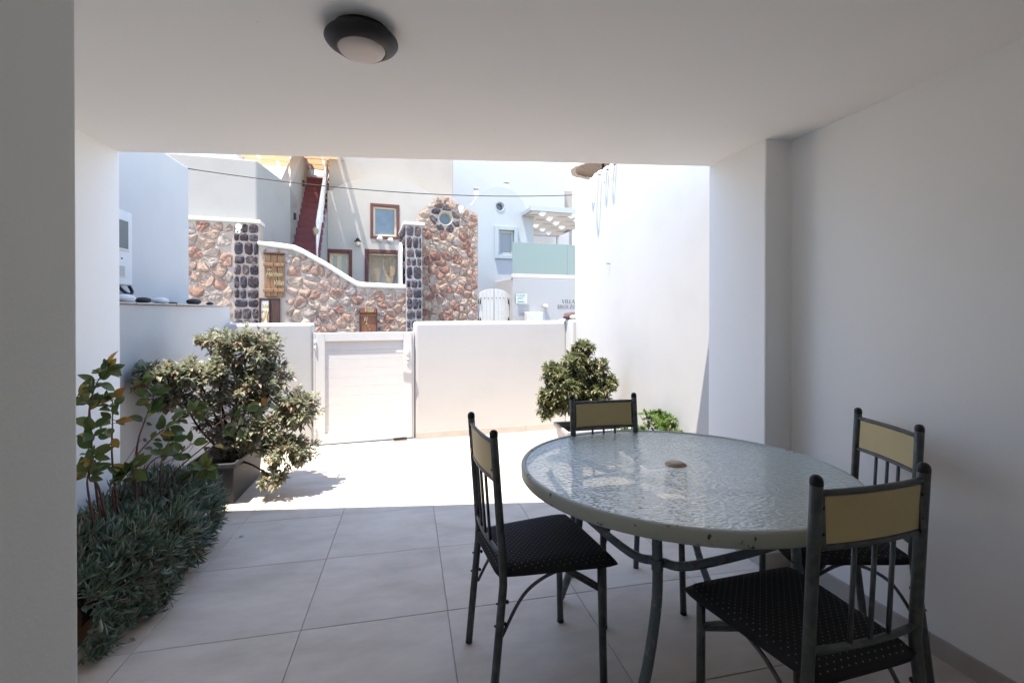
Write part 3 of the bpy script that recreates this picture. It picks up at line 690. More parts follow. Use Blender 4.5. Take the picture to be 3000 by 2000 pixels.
# ------------------------------------------------------------------ plants
def leaf_verts(base, d, up, ln, w, fold=.25, curl=.12):
    d = d.normalized(); s_ = d.cross(up)
    if s_.length < 1e-3: s_ = d.cross(Vector((1, 0, 0)))
    s_.normalize(); u = s_.cross(d).normalized()
    return [base, base+d*ln*.5+s_*w*.5+u*w*fold, base+d*ln*.55-u*ln*curl*.2, base+d*ln*.5-s_*w*.5+u*w*fold, base+d*ln-u*ln*curl]
LF_F = [(0, 1, 2), (0, 2, 3), (1, 4, 2), (2, 4, 3)]
def rnd_dir(r): 
    while True:
        v = Vector((r.uniform(-1, 1), r.uniform(-1, 1), r.uniform(-1, 1)))
        if .05 < v.length < 1: return v.normalized()
def shrub(root, base, lobes, seed, leaf_l, leaf_w, mat, twigs, per, dry=0, trunk_r=.018, drymat=None, inner=.35):
    r = random.Random(seed); fo = MB(); dr = MB(); br = MB()
    for li, (c, rad, wgt) in enumerate(lobes):
        c = Vector(c); mid = base.lerp(c, .45)+Vector((r.uniform(-.06, .06), r.uniform(-.06, .06), .03))
        pts = smooth_path([base+Vector((r.uniform(-.02, .02), r.uniform(-.02, .02), 0)), mid, c], 5)
        br.tube(pts, .01, 6, rs=[trunk_r*(1-.7*i/(len(pts)-1)) for i in range(len(pts))])
        nt = int(twigs*wgt)
        for k in range(nt):
            d = rnd_dir(r); d.z = d.z*.8+.12; d.normalize()
            q = r.uniform(inner, 1.0)**.6*(.86+.28*noise.noise(d*2.3+Vector((li*7.1, seed, 0))))
            tip = c+Vector((d.x*rad[0], d.y*rad[1], d.z*rad[2]))*q
            st = c.lerp(tip, r.uniform(.15, .5)); md = st.lerp(tip, .5)+rnd_dir(r)*.02
            if k % 3 == 0: br.tube([st, md, tip], .002, 4, rs=[.0035, .0025, .0012])
            ax = (tip-st).normalized()
            for j in range(per):
                t_ = .35+.65*(j+r.random())/per; p = st.lerp(md, t_*2) if t_ < .5 else md.lerp(tip, t_*2-1)
                ang = j*2.4+r.uniform(-.4, .4); sd = ax.cross(Vector((0, 0, 1)) if abs(ax.z) < .9 else Vector((1, 0, 0))).normalized(); s2 = ax.cross(sd)
                dd = (ax*r.uniform(.45, 1.0)+(sd*math.cos(ang)+s2*math.sin(ang))*.85+Vector((0, 0, .15))).normalized()
                isdry = dry and r.random() < dry*max(0, 1.25-q*1.1)
                if isdry: dd.z -= .7; dd.normalize()
                (dr if isdry else fo).add(leaf_verts(p, dd, Vector((0, 0, 1)), leaf_l*r.uniform(.65, 1.2), leaf_w*r.uniform(.7, 1.2)), LF_F)
    o = fo.build('foliage', mat, root); o['kind'] = 'stuff'
    if dr.v: o = dr.build('dry_foliage', drymat, root); o['kind'] = 'stuff'
    br.build('branches', BARK, root); return o
def pz(u, v, Y):                                   # pixel at forward distance Y
    d = ray(u, v); p = d*(Y/d.y); return Vector((p.x, p.y, p.z+CAMZ))
def trough(name, label, c, axis, ln, wd, h, mat, taper=.9, lip=.018, soil=True, tilt=True):
    """rectangular plastic planter: hollow tapered body, lip, soil"""
    ax = axis.normalized(); sd = Vector((ax.y, -ax.x, 0)); z0 = c.z
    t_ = thing(name, label, 'planter', c)
    def ring(l, w, z): return [c+ax*(sx*l/2)+sd*(sy*w/2)+Vector((0, 0, z)) for sx, sy in ((-1, -1), (1, -1), (1, 1), (-1, 1))]
    rings = [ring(ln*taper, wd*taper, 0), ring(ln, wd, h-.035), ring(ln+lip*2, wd+lip*2, h-.034), ring(ln+lip*2, wd+lip*2, h), ring(ln-.015, wd-.015, h), ring(ln*.96, wd*.94, h-.06)]
    m = MB(); vs_ = [p for q in rings for p in q]; fs_ = [(3, 2, 1, 0)]
    for i in range(len(rings)-1):
        fs_ += [(4*i+k, 4*i+(k+1) % 4, 4*i+4+(k+1) % 4, 4*i+4+k) for k in range(4)]
    m.add(vs_, fs_); m.build('body', mat, t_, .006, 2)
    if soil:
        m = MB(); r = random.Random(3); n = 10; q = ring(ln*.965, wd*.945, h-.05); g_ = []
        for j in range(n+1):
            for i in range(n+1):
                p = q[0].lerp(q[1], i/n).lerp(q[3].lerp(q[2], i/n), j/n); g_.append(p+Vector((0, 0, r.uniform(-.006, .012))))
        m.add(g_, [(j*(n+1)+i, j*(n+1)+i+1, (j+1)*(n+1)+i+1, (j+1)*(n+1)+i) for j in range(n) for i in range(n)], True); m.build('soil', SOIL, t_)
    return t_
# left dark planter with the large grey-green shrub
pc = floor_hit(688, 1481)+E2*.34-E1*.155; pc.z = fz(pc.y)+.002
trough('planter_box', 'long anthracite plastic planter under the large grey-green shrub', pc, E2, .66, .29, .31, DARKPOT)
root = thing('shrub', 'large spreading grey-green shrub with dry inner twigs in the anthracite planter', 'shrub', pc+Vector((0, 0, .26)))
Yp = pc.y
lobes = [(pz(722, 1025, Yp+.02), (.30, .30, .23), 1.2), (pz(575, 1095, Yp-.25), (.23, .26, .15), .8), (pz(470, 1105, Yp-.42), (.20, .2, .13), .6), (pz(540, 1180, Yp-.3), (.22, .2, .13), .45),
         (pz(872, 1195, Yp+.02), (.19, .24, .20), .75), (pz(838, 1320, Yp-.05), (.24, .24, .16), .75), (pz(700, 1150, Yp), (.32, .3, .22), .7), (pz(800, 1400, Yp-.12), (.13, .14, .08), .2),
         (pz(630, 1000, Yp+.05), (.15, .14, .12), .3), (pz(775, 1110, Yp+.05), (.26, .26, .2), .7), (pz(690, 1290, Yp-.08), (.26, .22, .15), .5), (pz(650, 1215, Yp-.1), (.36, .25, .24), .45), (pz(800, 1250, Yp), (.28, .25, .22), .45)]
shrub(root, pc+Vector((0, 0, .26)), lobes, 11, .056, .027, OLIVE, 120, 11, .6, .012, DRYLEAF)
# right grey planter with the olive shrub
pr0 = pz(1690, 1268, 4.15); axr = -E1
pc = Vector((.75, 4.26, 0)); pc.z = fz(pc.y)+.002
trough('planter_box', 'pale grey plastic planter holding the bushy olive-green shrub', pc, E1, .60, .36, .34, GREYPOT, .86)
root = thing('shrub', 'bushy upright olive-green shrub beside the low boundary wall', 'shrub', pc+Vector((0, 0, .28)))
Yp = pc.y
lobes = [(pz(1640, 1150, Yp), (.20, .2, .25), 1.1), (pz(1690, 1065, Yp), (.20, .2, .19), .95), (pz(1708, 1018, Yp), (.13, .12, .08), .3), (pz(1625, 1095, Yp), (.15, .15, .15), .5), (pz(1748, 1085, Yp), (.14, .15, .14), .45), (pz(1745, 1145, Yp), (.20, .2, .20), 1.0),
         (pz(1668, 1130, Yp-.08), (.22, .18, .22), 1.0), (pz(1605, 1180, Yp-.03), (.13, .14, .22), .55), (pz(1790, 1120, Yp+.05), (.07, .08, .10), .22), (pz(1690, 1190, Yp-.05), (.26, .18, .14), .7)]
shrub(root, pc+Vector((0, 0, .28)), lobes, 23, .050, .024, OLIVE2, 125, 12, .12, .016, DRYLEAF, .2)
# geranium in a smaller grey pot
pg = Vector((1.06, 3.62, 0)); pg.z = fz(pg.y)+.002
trough('flower_pot', 'small pale grey trough with bright green geraniums by the sunlit wall', pg, E2, .46, .20, .20, GREYPLASTIC, .88, .012)
ger = thing('geranium', 'bright green scallop-leaved geranium against the sunlit white wall', 'geranium', pg+Vector((0, 0, .15)))
gl = bpy.data.meshes.new('leaf'); vs_ = [(0, 0, 0)]; n = 18
for k in range(n+1):
    a = R(-155)+R(310)*k/n; rr = .034*(1+.10*math.cos(k*math.pi)); vs_.append((rr*math.sin(a)*1.05, rr*math.cos(a), .010*math.cos(k*math.pi)+.012*(abs(a)/R(155))-.004))
gl.from_pydata(vs_, [], [(0, k+1, k+2) for k in range(n)]); gl.materials.append(GERLEAF)
r = random.Random(9); stem = MB()
tops = []
for (u, v, yy, n_) in ((1945, 1225, 3.55, 26), (1900, 1235, 3.62, 14), (1965, 1245, 3.42, 14), (1830, 1250, 3.80, 14), (1780, 1262, 3.95, 8), (1870, 1262, 3.7, 8)):
    c = pz(u, v, yy)
    b = pg+E2*((c-pg).dot(E2)*.7)+Vector((0, 0, .15)); stem.tube(smooth_path([b, b.lerp(c, .5)+Vector((r.uniform(-.03, .03), 0, 0)), c], 4), .006, 6)
    for k in range(n_):
        p = c+Vector((r.gauss(0, .045), r.gauss(0, .06), r.gauss(0, .05)-.01))
        lim = (RW0-E1*.045-p).dot(E1)
        if lim < 0: p += E1*lim
        stem.tube([c.lerp(p, -.2)-Vector((0, 0, .05)), p], .0018, 4)
        nrm = (Vector((r.gauss(0, .5), r.gauss(-.3, .5), 1))).normalized(); q = nrm.to_track_quat('Z', 'Y').to_matrix().to_4x4()
        o = bpy.data.objects.new('leaf', gl); C.objects.link(o); o.parent = ger
        M = Matrix.Translation(p) @ q @ Matrix.Rotation(r.uniform(0, 6.28), 4, 'Z') @ Matrix.Scale(r.uniform(.65, 1.25), 4)
        o.matrix_local = parent_world(ger).inverted() @ M
stem.build('stems', plain('green_stem', (.16, .17, .06), .7, 0, .3, 30), ger)
# near trough on the left: trailing succulent and a leafy shrub with yellowing leaves
lwall = lambda y: LF+E2*((y-LF.y)/E2.y)
tc_ = lwall(2.16)+E1*.20; tc_.z = fz(tc_.y)+.002
trough('planter_box', 'brown terracotta trough almost buried under the trailing blue-green succulent', tc_-E2*.05, E2, .98, .24, .24, TERRA, .94, .010)
ice = thing('succulent', 'mass of trailing blue-green succulent spilling over the brown trough', 'succulent', tc_+Vector((0, 0, .2)))
r = random.Random(31); fo = MB(); dry = MB(); und = MB()
def ice_surface(s_, q):                            # s_ along the trough (0..1), q across: 0 at the wall .. 1 at the floor in front
    l = (s_-.5)*1.10-.07; top = .385+.06*noise.noise(Vector((s_*4, q*2, 1.3)))-.05*abs(s_-.55)
    endf = max(0, 1-abs(s_-.5)/.5)**.35
    if q < .5:
        x = -.16+.40*(q/.5)*(.72+.28*endf); z = top*(.93+.07*math.sin(q*6))-.02*(q/.5)
    else:
        t_ = (q-.5)/.5; x = (.24+.09*math.sin(t_*2.4)+.06*noise.noise(Vector((s_*5, t_*2, 7))))*(.72+.28*endf); z = top*(1-t_)**.85
    hang = .05+.13*max(0, noise.noise(Vector((s_*6.5, 3.3, 0))))+(.10 if s_ < .30 else 0)*0
    z = max(z, .03+hang*(1 if q > .85 else 0)*.3)
    return tc_+E2*l+E1*x+Vector((0, 0, z))
n = 26
g_ = [ice_surface(.03+.94*i/n, .8*j/n) for j in range(n+1) for i in range(n+1)]
cen = tc_+Vector((0, 0, .14))
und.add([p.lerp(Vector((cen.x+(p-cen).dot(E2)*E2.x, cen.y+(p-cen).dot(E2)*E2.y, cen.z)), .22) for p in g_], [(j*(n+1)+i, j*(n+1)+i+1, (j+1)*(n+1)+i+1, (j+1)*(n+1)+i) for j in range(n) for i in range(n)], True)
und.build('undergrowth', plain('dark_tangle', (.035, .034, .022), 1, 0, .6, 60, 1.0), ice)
def finger(mb_, p, d, ln, w):
    d = d.normalized(); s_ = d.cross(Vector((0, 0, 1)))
    if s_.length < .05: s_ = Vector((1, 0, 0))
    s_.normalize(); u = s_.cross(d); bend = u*ln*.18
    vs_ = [p+s_*w*.35, p+u*w*.4, p-s_*w*.35, p+d*ln*.55+s_*w*.5+bend*.3, p+d*ln*.55+u*w*.5+bend*.3, p+d*ln*.55-s_*w*.5+bend*.3, p+d*ln+bend]
    mb_.add(vs_, [(0, 1, 4, 3), (1, 2, 5, 4), (2, 0, 3, 5), (3, 4, 6), (4, 5, 6), (5, 3, 6)], False)
for k in range(1700):
    s_, q = r.random(), r.random()**.92
    p = ice_surface(s_, q); pn = ice_surface(min(s_+.03, 1), q)-p; pq = ice_surface(s_, min(q+.03, 1))-p
    nr = pn.cross(pq)
    if nr.length < 1e-6: nr = Vector((0, 0, 1))
    nr.normalize()
    if nr.dot(p-cen) < 0: nr = -nr
    p += nr*(r.uniform(-.03, .022)+.03*noise.noise(Vector((s_*9, q*7, 2))))
    p.z = max(p.z, fz(p.y)+.008)
    ax = (nr*.8+Vector((0, 0, .35))+rnd_dir(r)*.6).normalized()
    for j in range(r.randint(3, 6)):
        d = ax+rnd_dir(r)*.75; ln = r.uniform(.028, .072)
        if (p+d.normalized()*ln).z < fz(p.y)+.004: d.z = abs(d.z)*.4+.1
        finger(fo, p+rnd_dir(r)*.008, d, ln, r.uniform(.0065, .012))
    if r.random() < .22:
        d = (nr*.4+rnd_dir(r)+Vector((0, 0, -.3))).normalized(); q_ = p-nr*.01; e_ = q_+d*r.uniform(.03, .09); e_.z = max(e_.z, fz(e_.y)+.004)
        dry.tube([q_, q_.lerp(e_, .5)+rnd_dir(r)*.008, e_], .0018, 4)
o = fo.build('foliage', ICELEAF, ice); o['kind'] = 'stuff'
o = dry.build('dry_stems', plain('straw_stem', (.42, .30, .18), .9, 0, .4, 30), ice); o['kind'] = 'stuff'
# shrub with larger leaves, some turned yellow
bsh = thing('shrub', 'straggly shrub with dark glossy leaves, some yellow, above the trailing succulent', 'shrub', tc_+Vector((0, 0, .18)))
def leafmesh(name, ln, w, mat):
    me = bpy.data.meshes.new(name); vs_ = []; n = 8
    for i in range(n+1):
        t_ = i/n; ww = w*.5*(math.sin(math.pi*t_**.85))**.8 if 0 < t_ < 1 else .0006; z = -.16*ln*t_*t_
        vs_ += [(-ww, ln*t_, z+ww*.35), (0, ln*t_, z), (ww, ln*t_, z+ww*.35)]
    fs_ = [(3*i+k, 3*i+k+1, 3*i+4+k, 3*i+3+k) for i in range(n) for k in (0, 1)]
    me.from_pydata(vs_, [], fs_); me.polygons.foreach_set('use_smooth', [True]*len(fs_)); me.materials.append(mat); return me
lgreen = leafmesh('leaf', .064, .036, BIGLEAF); lyel = leafmesh('leaf', .062, .040, YELLEAF)
r = random.Random(77); tw = MB(); binv = parent_world(bsh).inverted()
stems = [((2.02, .05), [(270, 1330, 2.0), (262, 1200, 2.02), (285, 1120, 2.05), (318, 1075, 2.08)], 17), ((2.1, .1), [(330, 1360, 2.1), (330, 1240, 2.12), (330, 1170, 2.14)], 12),
         ((2.2, .12), [(400, 1330, 2.25), (425, 1230, 2.3), (450, 1160, 2.32), (420, 1125, 2.3)], 16), ((2.3, .12), [(390, 1380, 2.3), (430, 1300, 2.4), (520, 1230, 2.5), (590, 1200, 2.55)], 15),
         ((2.05, .08), [(290, 1430, 2.0), (262, 1400, 2.0), (270, 1300, 1.98), (262, 1180, 1.96)], 10), ((2.4, .12), [(470, 1390, 2.4), (480, 1320, 2.5), (500, 1290, 2.55)], 9),
         ((2.1, .12), [(330, 1450, 2.1), (360, 1400, 2.12), (390, 1370, 2.14)], 11), ((2.45, .12), [(540, 1400, 2.45), (570, 1380, 2.5), (600, 1370, 2.5)], 8),
         ((2.5, .12), [(500, 1400, 2.5), (620, 1290, 2.65), (730, 1200, 2.8), (790, 1190, 2.85)], 9), ((2.5, .12), [(560, 1380, 2.5), (630, 1300, 2.65), (700, 1250, 2.75)], 4),
         ((2.3, .1), [(420, 1400, 2.3), (460, 1340, 2.35), (520, 1330, 2.4), (560, 1300, 2.45)], 5), ((1.95, .1), [(260, 1450, 1.95), (258, 1390, 1.93), (275, 1340, 1.93)], 9)]
for (yb, off), path, nl in stems:
    b = lwall(yb)+E1*(.2+off*.5); b.z = fz(b.y)+.2
    pts = smooth_path([b]+[pz(*q) for q in path], 5)
    tw.tube(pts, .004, 6, rs=[.0055*(1-.75*i/(len(pts)-1)) for i in range(len(pts))])
    for k in range(int(nl*2.3)):
        t_ = r.uniform(.4, 1.0)**.8; i = min(int(t_*(len(pts)-1)), len(pts)-2); p = pts[i].lerp(pts[i+1], r.random())
        if k < 4: p = pts[-1].copy()
        ax = (pts[i+1]-pts[i]).normalized(); d = (ax*.5+rnd_dir(r)+Vector((.1, -.1, .1))).normalized()
        tp = p+d*.012; tw.tube([p, tp], .0012, 4)
        up = (Vector((.25, -.75, .7))+rnd_dir(r)*.6).normalized(); x_ = d.cross(up).normalized(); z_ = x_.cross(d)
        M = Matrix((x_, d, z_)).transposed().to_4x4(); M.translation = tp; M = M @ Matrix.Scale(r.uniform(.45, 1.25), 4)
        o = bpy.data.objects.new('leaf', lyel if r.random() < .11 else lgreen); C.objects.link(o); o.parent = bsh; o.matrix_local = binv @ M
for k in range(26):                                # bare arching twigs
    y_ = r.uniform(1.95, 2.6); b = lwall(y_)+E1*r.uniform(.1, .25); b.z = fz(y_)+.24
    e_ = b+Vector((r.uniform(-.1, .25), r.uniform(-.1, .45), r.uniform(.12, .42))); md = b.lerp(e_, .5)+Vector((r.uniform(-.06, .06), r.uniform(-.05, .05), .06))
    tw.tube(smooth_path([b, md, e_], 5), .0016, 4)
tw.build('twigs', TWIGRED, bsh)
# a few fallen leaves on the tiles
fl_l = leafmesh('fallen_leaf', .03, .014, DRYLEAF); r = random.Random(5)
fall = [(1230, 1318, 'beside the gate threshold'), (1613, 1262, 'in front of the pale grey planter'), (1600, 1272, 'next to the pale grey planter foot'), (700, 1575, 'on the tile beyond the first grout line'), (380, 1873, 'near the terracotta trough end')]
for u, v, wh in fall:
    p = floor_hit(u, v); o = bpy.data.objects.new('fallen_leaf', fl_l); C.objects.link(o)
    o.location = p+Vector((0, 0, .006)); o.rotation_euler = (0, 0, r.uniform(0, 6)); tag(o, 'small dry brown leaf lying '+wh, 'leaf', 'fallen leaves on the tiles')

# ------------------------------------------------------------------ across the lane: rubble walls
def inside(poly, p):
    x, y = p; c = False; n = len(poly)
    for i in range(n):
        x0, y0 = poly[i]; x1, y1 = poly[(i+1) % n]
        if (y0 > y) != (y1 > y) and x < (x1-x0)*(y-y0)/(y1-y0)+x0: c = not c
    return c
def clip(cell, px, py, nx, ny):                    # keep the side where (p-q).n <= 0
    out = []
    for i in range(len(cell)):
        a, b = cell[i], cell[(i+1) % len(cell)]
        da = (a[0]-px)*nx+(a[1]-py)*ny; db = (b[0]-px)*nx+(b[1]-py)*ny
        if da <= 0: out.append(a)
        if da*db < 0: t_ = da/(da-db); out.append((a[0]+(b[0]-a[0])*t_, a[1]+(b[1]-a[1])*t_))
    return out
def chaikin(p, q=.22):
    out = []
    for i in range(len(p)):
        a, b = p[i], p[(i+1) % len(p)]
        out += [(a[0]+(b[0]-a[0])*q, a[1]+(b[1]-a[1])*q), (a[0]+(b[0]-a[0])*(1-q), a[1]+(b[1]-a[1])*(1-q))]
    return out
def stone_obj(out, D, h, mat, parent, r, frame=ST, flip=None):
    n = len(out); cx = sum(p[0] for p in out)/n; cz = sum(p[1] for p in out)/n
    m = MB(); vs_ = []; tx, tz = r.uniform(-.25, .25), r.uniform(-.3, .3)
    for k, (s_, d_) in enumerate(((1.0, .012), (1.0, -h*.25), (.88, -h*.80), (.52, -h*1.05))):
        for i, (a, z) in enumerate(out):
            j = 0 if k == 0 else r.uniform(-1, 1)
            q = s_*(1+.09*j*(k > 0)); dd = d_*(1+.25*j)-h*.35*j*(k > 1) if k > 0 else d_
            if k > 1: dd += (a-cx)*tx*.5+(z-cz)*tz*.5
            vs_.append((cx+(a-cx)*q, D+min(dd, .012), cz+(z-cz)*q))
    vs_.append((cx, D-h*1.0, cz)); fs_ = []
    for k in range(3): fs_ += [(k*n+i, (k+1)*n+i, (k+1)*n+(i+1) % n, k*n+(i+1) % n) for i in range(n)]
    fs_ += [(3*n+i, 4*n, 3*n+(i+1) % n) for i in range(n)]
    m.add(vs_, fs_, r.random() < .55)
    return m.build('stone', mat, parent, 0, 2, frame)
def rubble(parent, poly, D, size, joint, h, mat, seed, skip=lambda a, z: False, frame=ST):
    r = random.Random(seed); a0 = min(p[0] for p in poly); a1 = max(p[0] for p in poly); z0 = min(p[1] for p in poly); z1 = max(p[1] for p in poly)
    pts = []
    for _ in range(9000):
        p = (r.uniform(a0, a1), r.uniform(z0, z1)); s_ = size*r.uniform(.62, 1.3)
        if not inside(poly, p) or skip(*p): continue
        if all((p[0]-q[0])**2+((p[1]-q[1])*1.12)**2 > (max(s_, q[2])*.94)**2 for q in pts): pts.append((*p, s_))
    cnt = 0
    for i, (x, y, s_) in enumerate(pts):
        cell = [(x-size*.8, y-size*.7), (x+size*.8, y-size*.7), (x+size*.8, y+size*.7), (x-size*.8, y+size*.7)]
        for j, (u, v, s2) in enumerate(pts):
            if i == j or abs(u-x) > 2.4*size or abs(v-y) > 2.4*size: continue
            cell = clip(cell, (x+u)/2, (y+v)/2, u-x, v-y)
            if len(cell) < 3: break
        if len(cell) < 3: continue
        c2 = []
        for a, z in cell:
            dl = math.hypot(a-x, z-y); f = max(.3, 1-joint/max(dl, .02)); q = (x+(a-x)*f, y+(z-y)*f); k = 0
            while (not inside(poly, q) or skip(*q)) and k < 14: q = (x+(q[0]-x)*.86, y+(q[1]-y)*.86); k += 1
            c2.append(q)
        out = chaikin(c2)
        if len(out) > 12: out = out[::2] if len(out) > 18 else out
        mt = mat(x, y) if callable(mat) else mat
        stone_obj(out, D, h*r.uniform(.6, 1.3), mt, parent, r, frame); cnt += 1
    return cnt
def blocks(parent, a0, a1, z0, z1, D, rowh, mat, seed, joint=.022, h=.045, split=(3, 2), frame=ST):
    r = random.Random(seed); z = z0; row = 0
    while z < z1-.05:
        rh = min(rowh*r.uniform(.7, 1.3), z1-z)
        if z1-(z+rh) < rowh*.4: rh = z1-z
        k = split[row % len(split)]; ws = [r.uniform(.65, 1.5) for _ in range(k)]; tot = sum(ws); x = a0
        for w_ in ws:
            w = (a1-a0)*w_/tot; j = joint*.5
            c = [(x+j+r.uniform(0, .010), z+j+r.uniform(0, .010)), (x+w-j-r.uniform(0, .010), z+j+r.uniform(0, .010)), (x+w-j-r.uniform(0, .010), z+rh-j-r.uniform(0, .010)), (x+j+r.uniform(0, .010), z+rh-j-r.uniform(0, .010))]
            stone_obj(chaikin(chaikin(c, .18), .25)[::1], D, h*r.uniform(.7, 1.2), mat, parent, r, frame); x += w
        z += rh; row += 1
GZ = -.30
def P(u, v, D): return on(u, v, D)
# rubble wall with the basalt quoin strip, under the pale house
D0 = 9.0
w1 = sthing('stone_wall', 'rubble stone wall ending in a strip of dark basalt blocks with white ledge', 'wall', A(640, D0), D0, GZ)
aa, ab, ac_, ad_ = A(470, D0), A(563, D0)-.3, A(685, D0), A(760, D0)
zt = Z(660, 650, D0)
prism(rect(aa, ad_, GZ, zt), D0, D0+.34).build('wall_core', MORTAR, w1, 0, 2, ST)
rubble(w1, rect(ab-.25, ac_-.015, .72, zt-.02), D0, .188, .010, .020, RUBBLE, 3)
blocks(w1, ac_, ad_-.005, .72, zt-.015, D0, .185, BASALT, 8, .014, .03, (3, 3, 3, 2))
prism([(aa, zt), (ad_+.03, zt-.005), (ad_+.03, zt+.062), (aa, zt+.068)], D0-.035, D0+.36).build('coping', COPING, w1, .02, 3, ST)
# sloping rubble wall with white coping
D1 = 8.92
ctop = [(754.7, 706.8), (808.5, 710.5), (865, 718.6), (888.7, 729.3), (955, 766.5), (1013.8, 803.7), (1045, 823), (1060.8, 826.5), (1191, 834)]
cbot = [(755.6, 718.6), (808, 727), (857, 733), (888.7, 746), (955, 783), (1013.8, 821), (1047, 840), (1062, 842), (1191, 847)]
ct_ = [P(u, v, D1) for u, v in ctop]; cb2 = [P(u, v, D1) for u, v in cbot]
w2 = sthing('stone_wall', 'rubble garden wall with a white coping that sweeps down to the right', 'wall', A(960, D1), D1, GZ)
core = [(cb2[0][0]+.02, GZ), (cb2[-1][0]+.02, GZ)]+[(a, z+.012) for a, z in cb2[::-1]]; core[2] = (cb2[-1][0]+.02, cb2[-1][1]+.012); core[-1] = (cb2[0][0]+.02, cb2[0][1]+.012)
prism(core, D1, D1+.34).build('wall_core', MORTAR, w2, 0, 2, ST)
sgn = [(A(761, D1), A(838, D1), Z(790, 960, D1), Z(790, 742, D1)), (A(1052, D1), A(1106, D1), .4, Z(1080, 897, D1))]
def skipw2(a, z): return any(x0-.012 < a < x1+.012 and q0 < z < q1+.012 for x0, x1, q0, q1 in sgn)
zlow = .66
rub2 = [(cb2[0][0]+.10, zlow), (cb2[-1][0]+.0, zlow)]+[(a, z-.015) for a, z in cb2[::-1][:-1]]+[(cb2[0][0]+.10, cb2[0][1]-.02)]
rubble(w2, rub2, D1, .178, .010, .022, RUBBLE, 12, skipw2)
prism(cb2+ct_[::-1], D1-.05, D1+.37).build('coping', COPING, w2, .028, 3, ST)
# basalt pier running back from the lane, white cap
D2 = 8.88
p0, p1 = A(1189, D2), A(1237, D2); pzt = Z(1210, 660.5, D2)
w3 = sthing('stone_pier', 'dark basalt block pier with a flat cream cap', 'pier', (p0+p1)/2, D2, GZ)
m = MB(); m.box(p0, p1, D2, D2+1.2, GZ, pzt); m.build('wall_core', MORTARD, w3, 0, 2, ST)
blocks(w3, p0+.003, p1-.003, .55, pzt-.012, D2, .195, BASALT, 21, .015, .03, (3, 2))
def side(a, D, z): return ST(p0+(D-0), D2+a, z)    # left flank of the pier: local a runs backwards
def flank(a, d, z): return ST(p0+d, D2+a, z)
blocks(w3, .03, 1.17, .9, pzt-.012, 0, .21, BASALT, 22, .026, .03, (4, 3, 4), flank)
m = MB(); m.box(p0-.05, p1+.05, D2-.05, D2+1.24, pzt, pzt+.062); m.build('cap', COPING, w3, .015, 3, ST)
# open white gate leaf folded against the pier's flank
lf = sthing('open_gate_leaf', 'white round-topped wooden gate leaf folded open against the basalt pier', 'gate', p0-.07, D2+.5, GZ)
lz0, lz1 = .3, Z(1180, 712, D2+.5)
for i in range(4):
    d0, d1 = D2+.10+.2*i, D2+.10+.2*(i+1)-.004; c = D2+.5
    def tz(d): return lz1-.32+.32*math.sqrt(max(0, 1-((d-c)/.42)**2))
    nn = 5; dd = [d0+(d1-d0)*k/nn for k in range(nn+1)]
    m = MB(); poly = [(d0, lz0)]+[(d1, lz0)]+[(d, tz(d)) for d in dd[::-1]]
    mm_ = prism(poly, -.085, -.045); mm_.build('plank', DULLWHITE, lf, .004, 1, lambda x, y, z: ST(p0+y, x, z))
m = MB(); m.tube([(p0-.105, D2+.45, 1.62), (p0-.135, D2+.45, 1.62), (p0-.135, D2+.35, 1.62)], .011, 8); m.build('handle', OLDWOOD, lf, 0, 2, ST)
# tall arched rubble wall with round window
D3 = 9.4
arch = [(1223.7, 960), (1223.7, 624), (1236, 614), (1257, 595), (1266, 586), (1276, 580), (1285, 576.5), (1294.6, 574.7), (1305, 575.5), (1316, 579), (1327, 585), (1337.5, 592), (1348, 601), (1400.5, 628), (1400.5, 960)]
arch = [P(u, v, D3) for u, v in arch]; arch[0] = (arch[0][0], GZ); arch[-1] = (arch[-1][0], GZ); arch[-2] = (arch[-1][0], arch[-2][1])
w4 = sthing('stone_wall', 'tall rubble wall with curved top and a small round window', 'wall', A(1310, D3), D3, GZ)
rc = P(1304.6, 640, D3); pr = D3/F*1.0
rg = 13.6*D3/F*1.02; rr_ = 20.5*D3/F*1.02
prism(arch, D3, D3+.42, [circle(rc[0], rc[1], rr_, 28)]).build('wall_core', MORTAR, w4, 0, 2, ST)
m = MB(); n = 28
co = circle(rc[0], rc[1], rr_*1.01, n); ci = circle(rc[0]+.006, rc[1]-.01, rg*1.02, n)
m.add([(a, D3-.025, z) for a, z in circle(rc[0], rc[1], rr_*1.05, n)]+[(a, D3-.025, z) for a, z in circle(rc[0], rc[1], rr_*.94, n)]+[(a, D3+.14, z) for a, z in ci], [(i, (i+1) % n, n+(i+1) % n, n+i) for i in range(n)]+[(n+i, n+(i+1) % n, 2*n+(i+1) % n, 2*n+i) for i in range(n)], True)
m.build('window_reveal', CREAM, w4, 0, 2, ST)
m = prism(circle(rc[0]+.006, rc[1]-.01, rg*1.06, n), D3+.125, D3+.14); m.build('window_pane', plain('deep_teal_glass', (.055, .085, .10), .12, spec=.7), w4, 0, 2, ST)
def skip4(a, z): return math.hypot(a-rc[0], z-rc[1]) < rr_*1.10
def mat4(a, z): return BASALT if math.hypot(a-rc[0], z-rc[1]) < rr_+.15 else RUBBLE
ar4 = [(min(max(a, arch[0][0]+.015), arch[-1][0]-.01), z-.012 if z > 1 else .62) for a, z in arch]
rubble(w4, ar4, D3, .158, .009, .026, mat4, 33, skip4)
rt = random.Random(3)
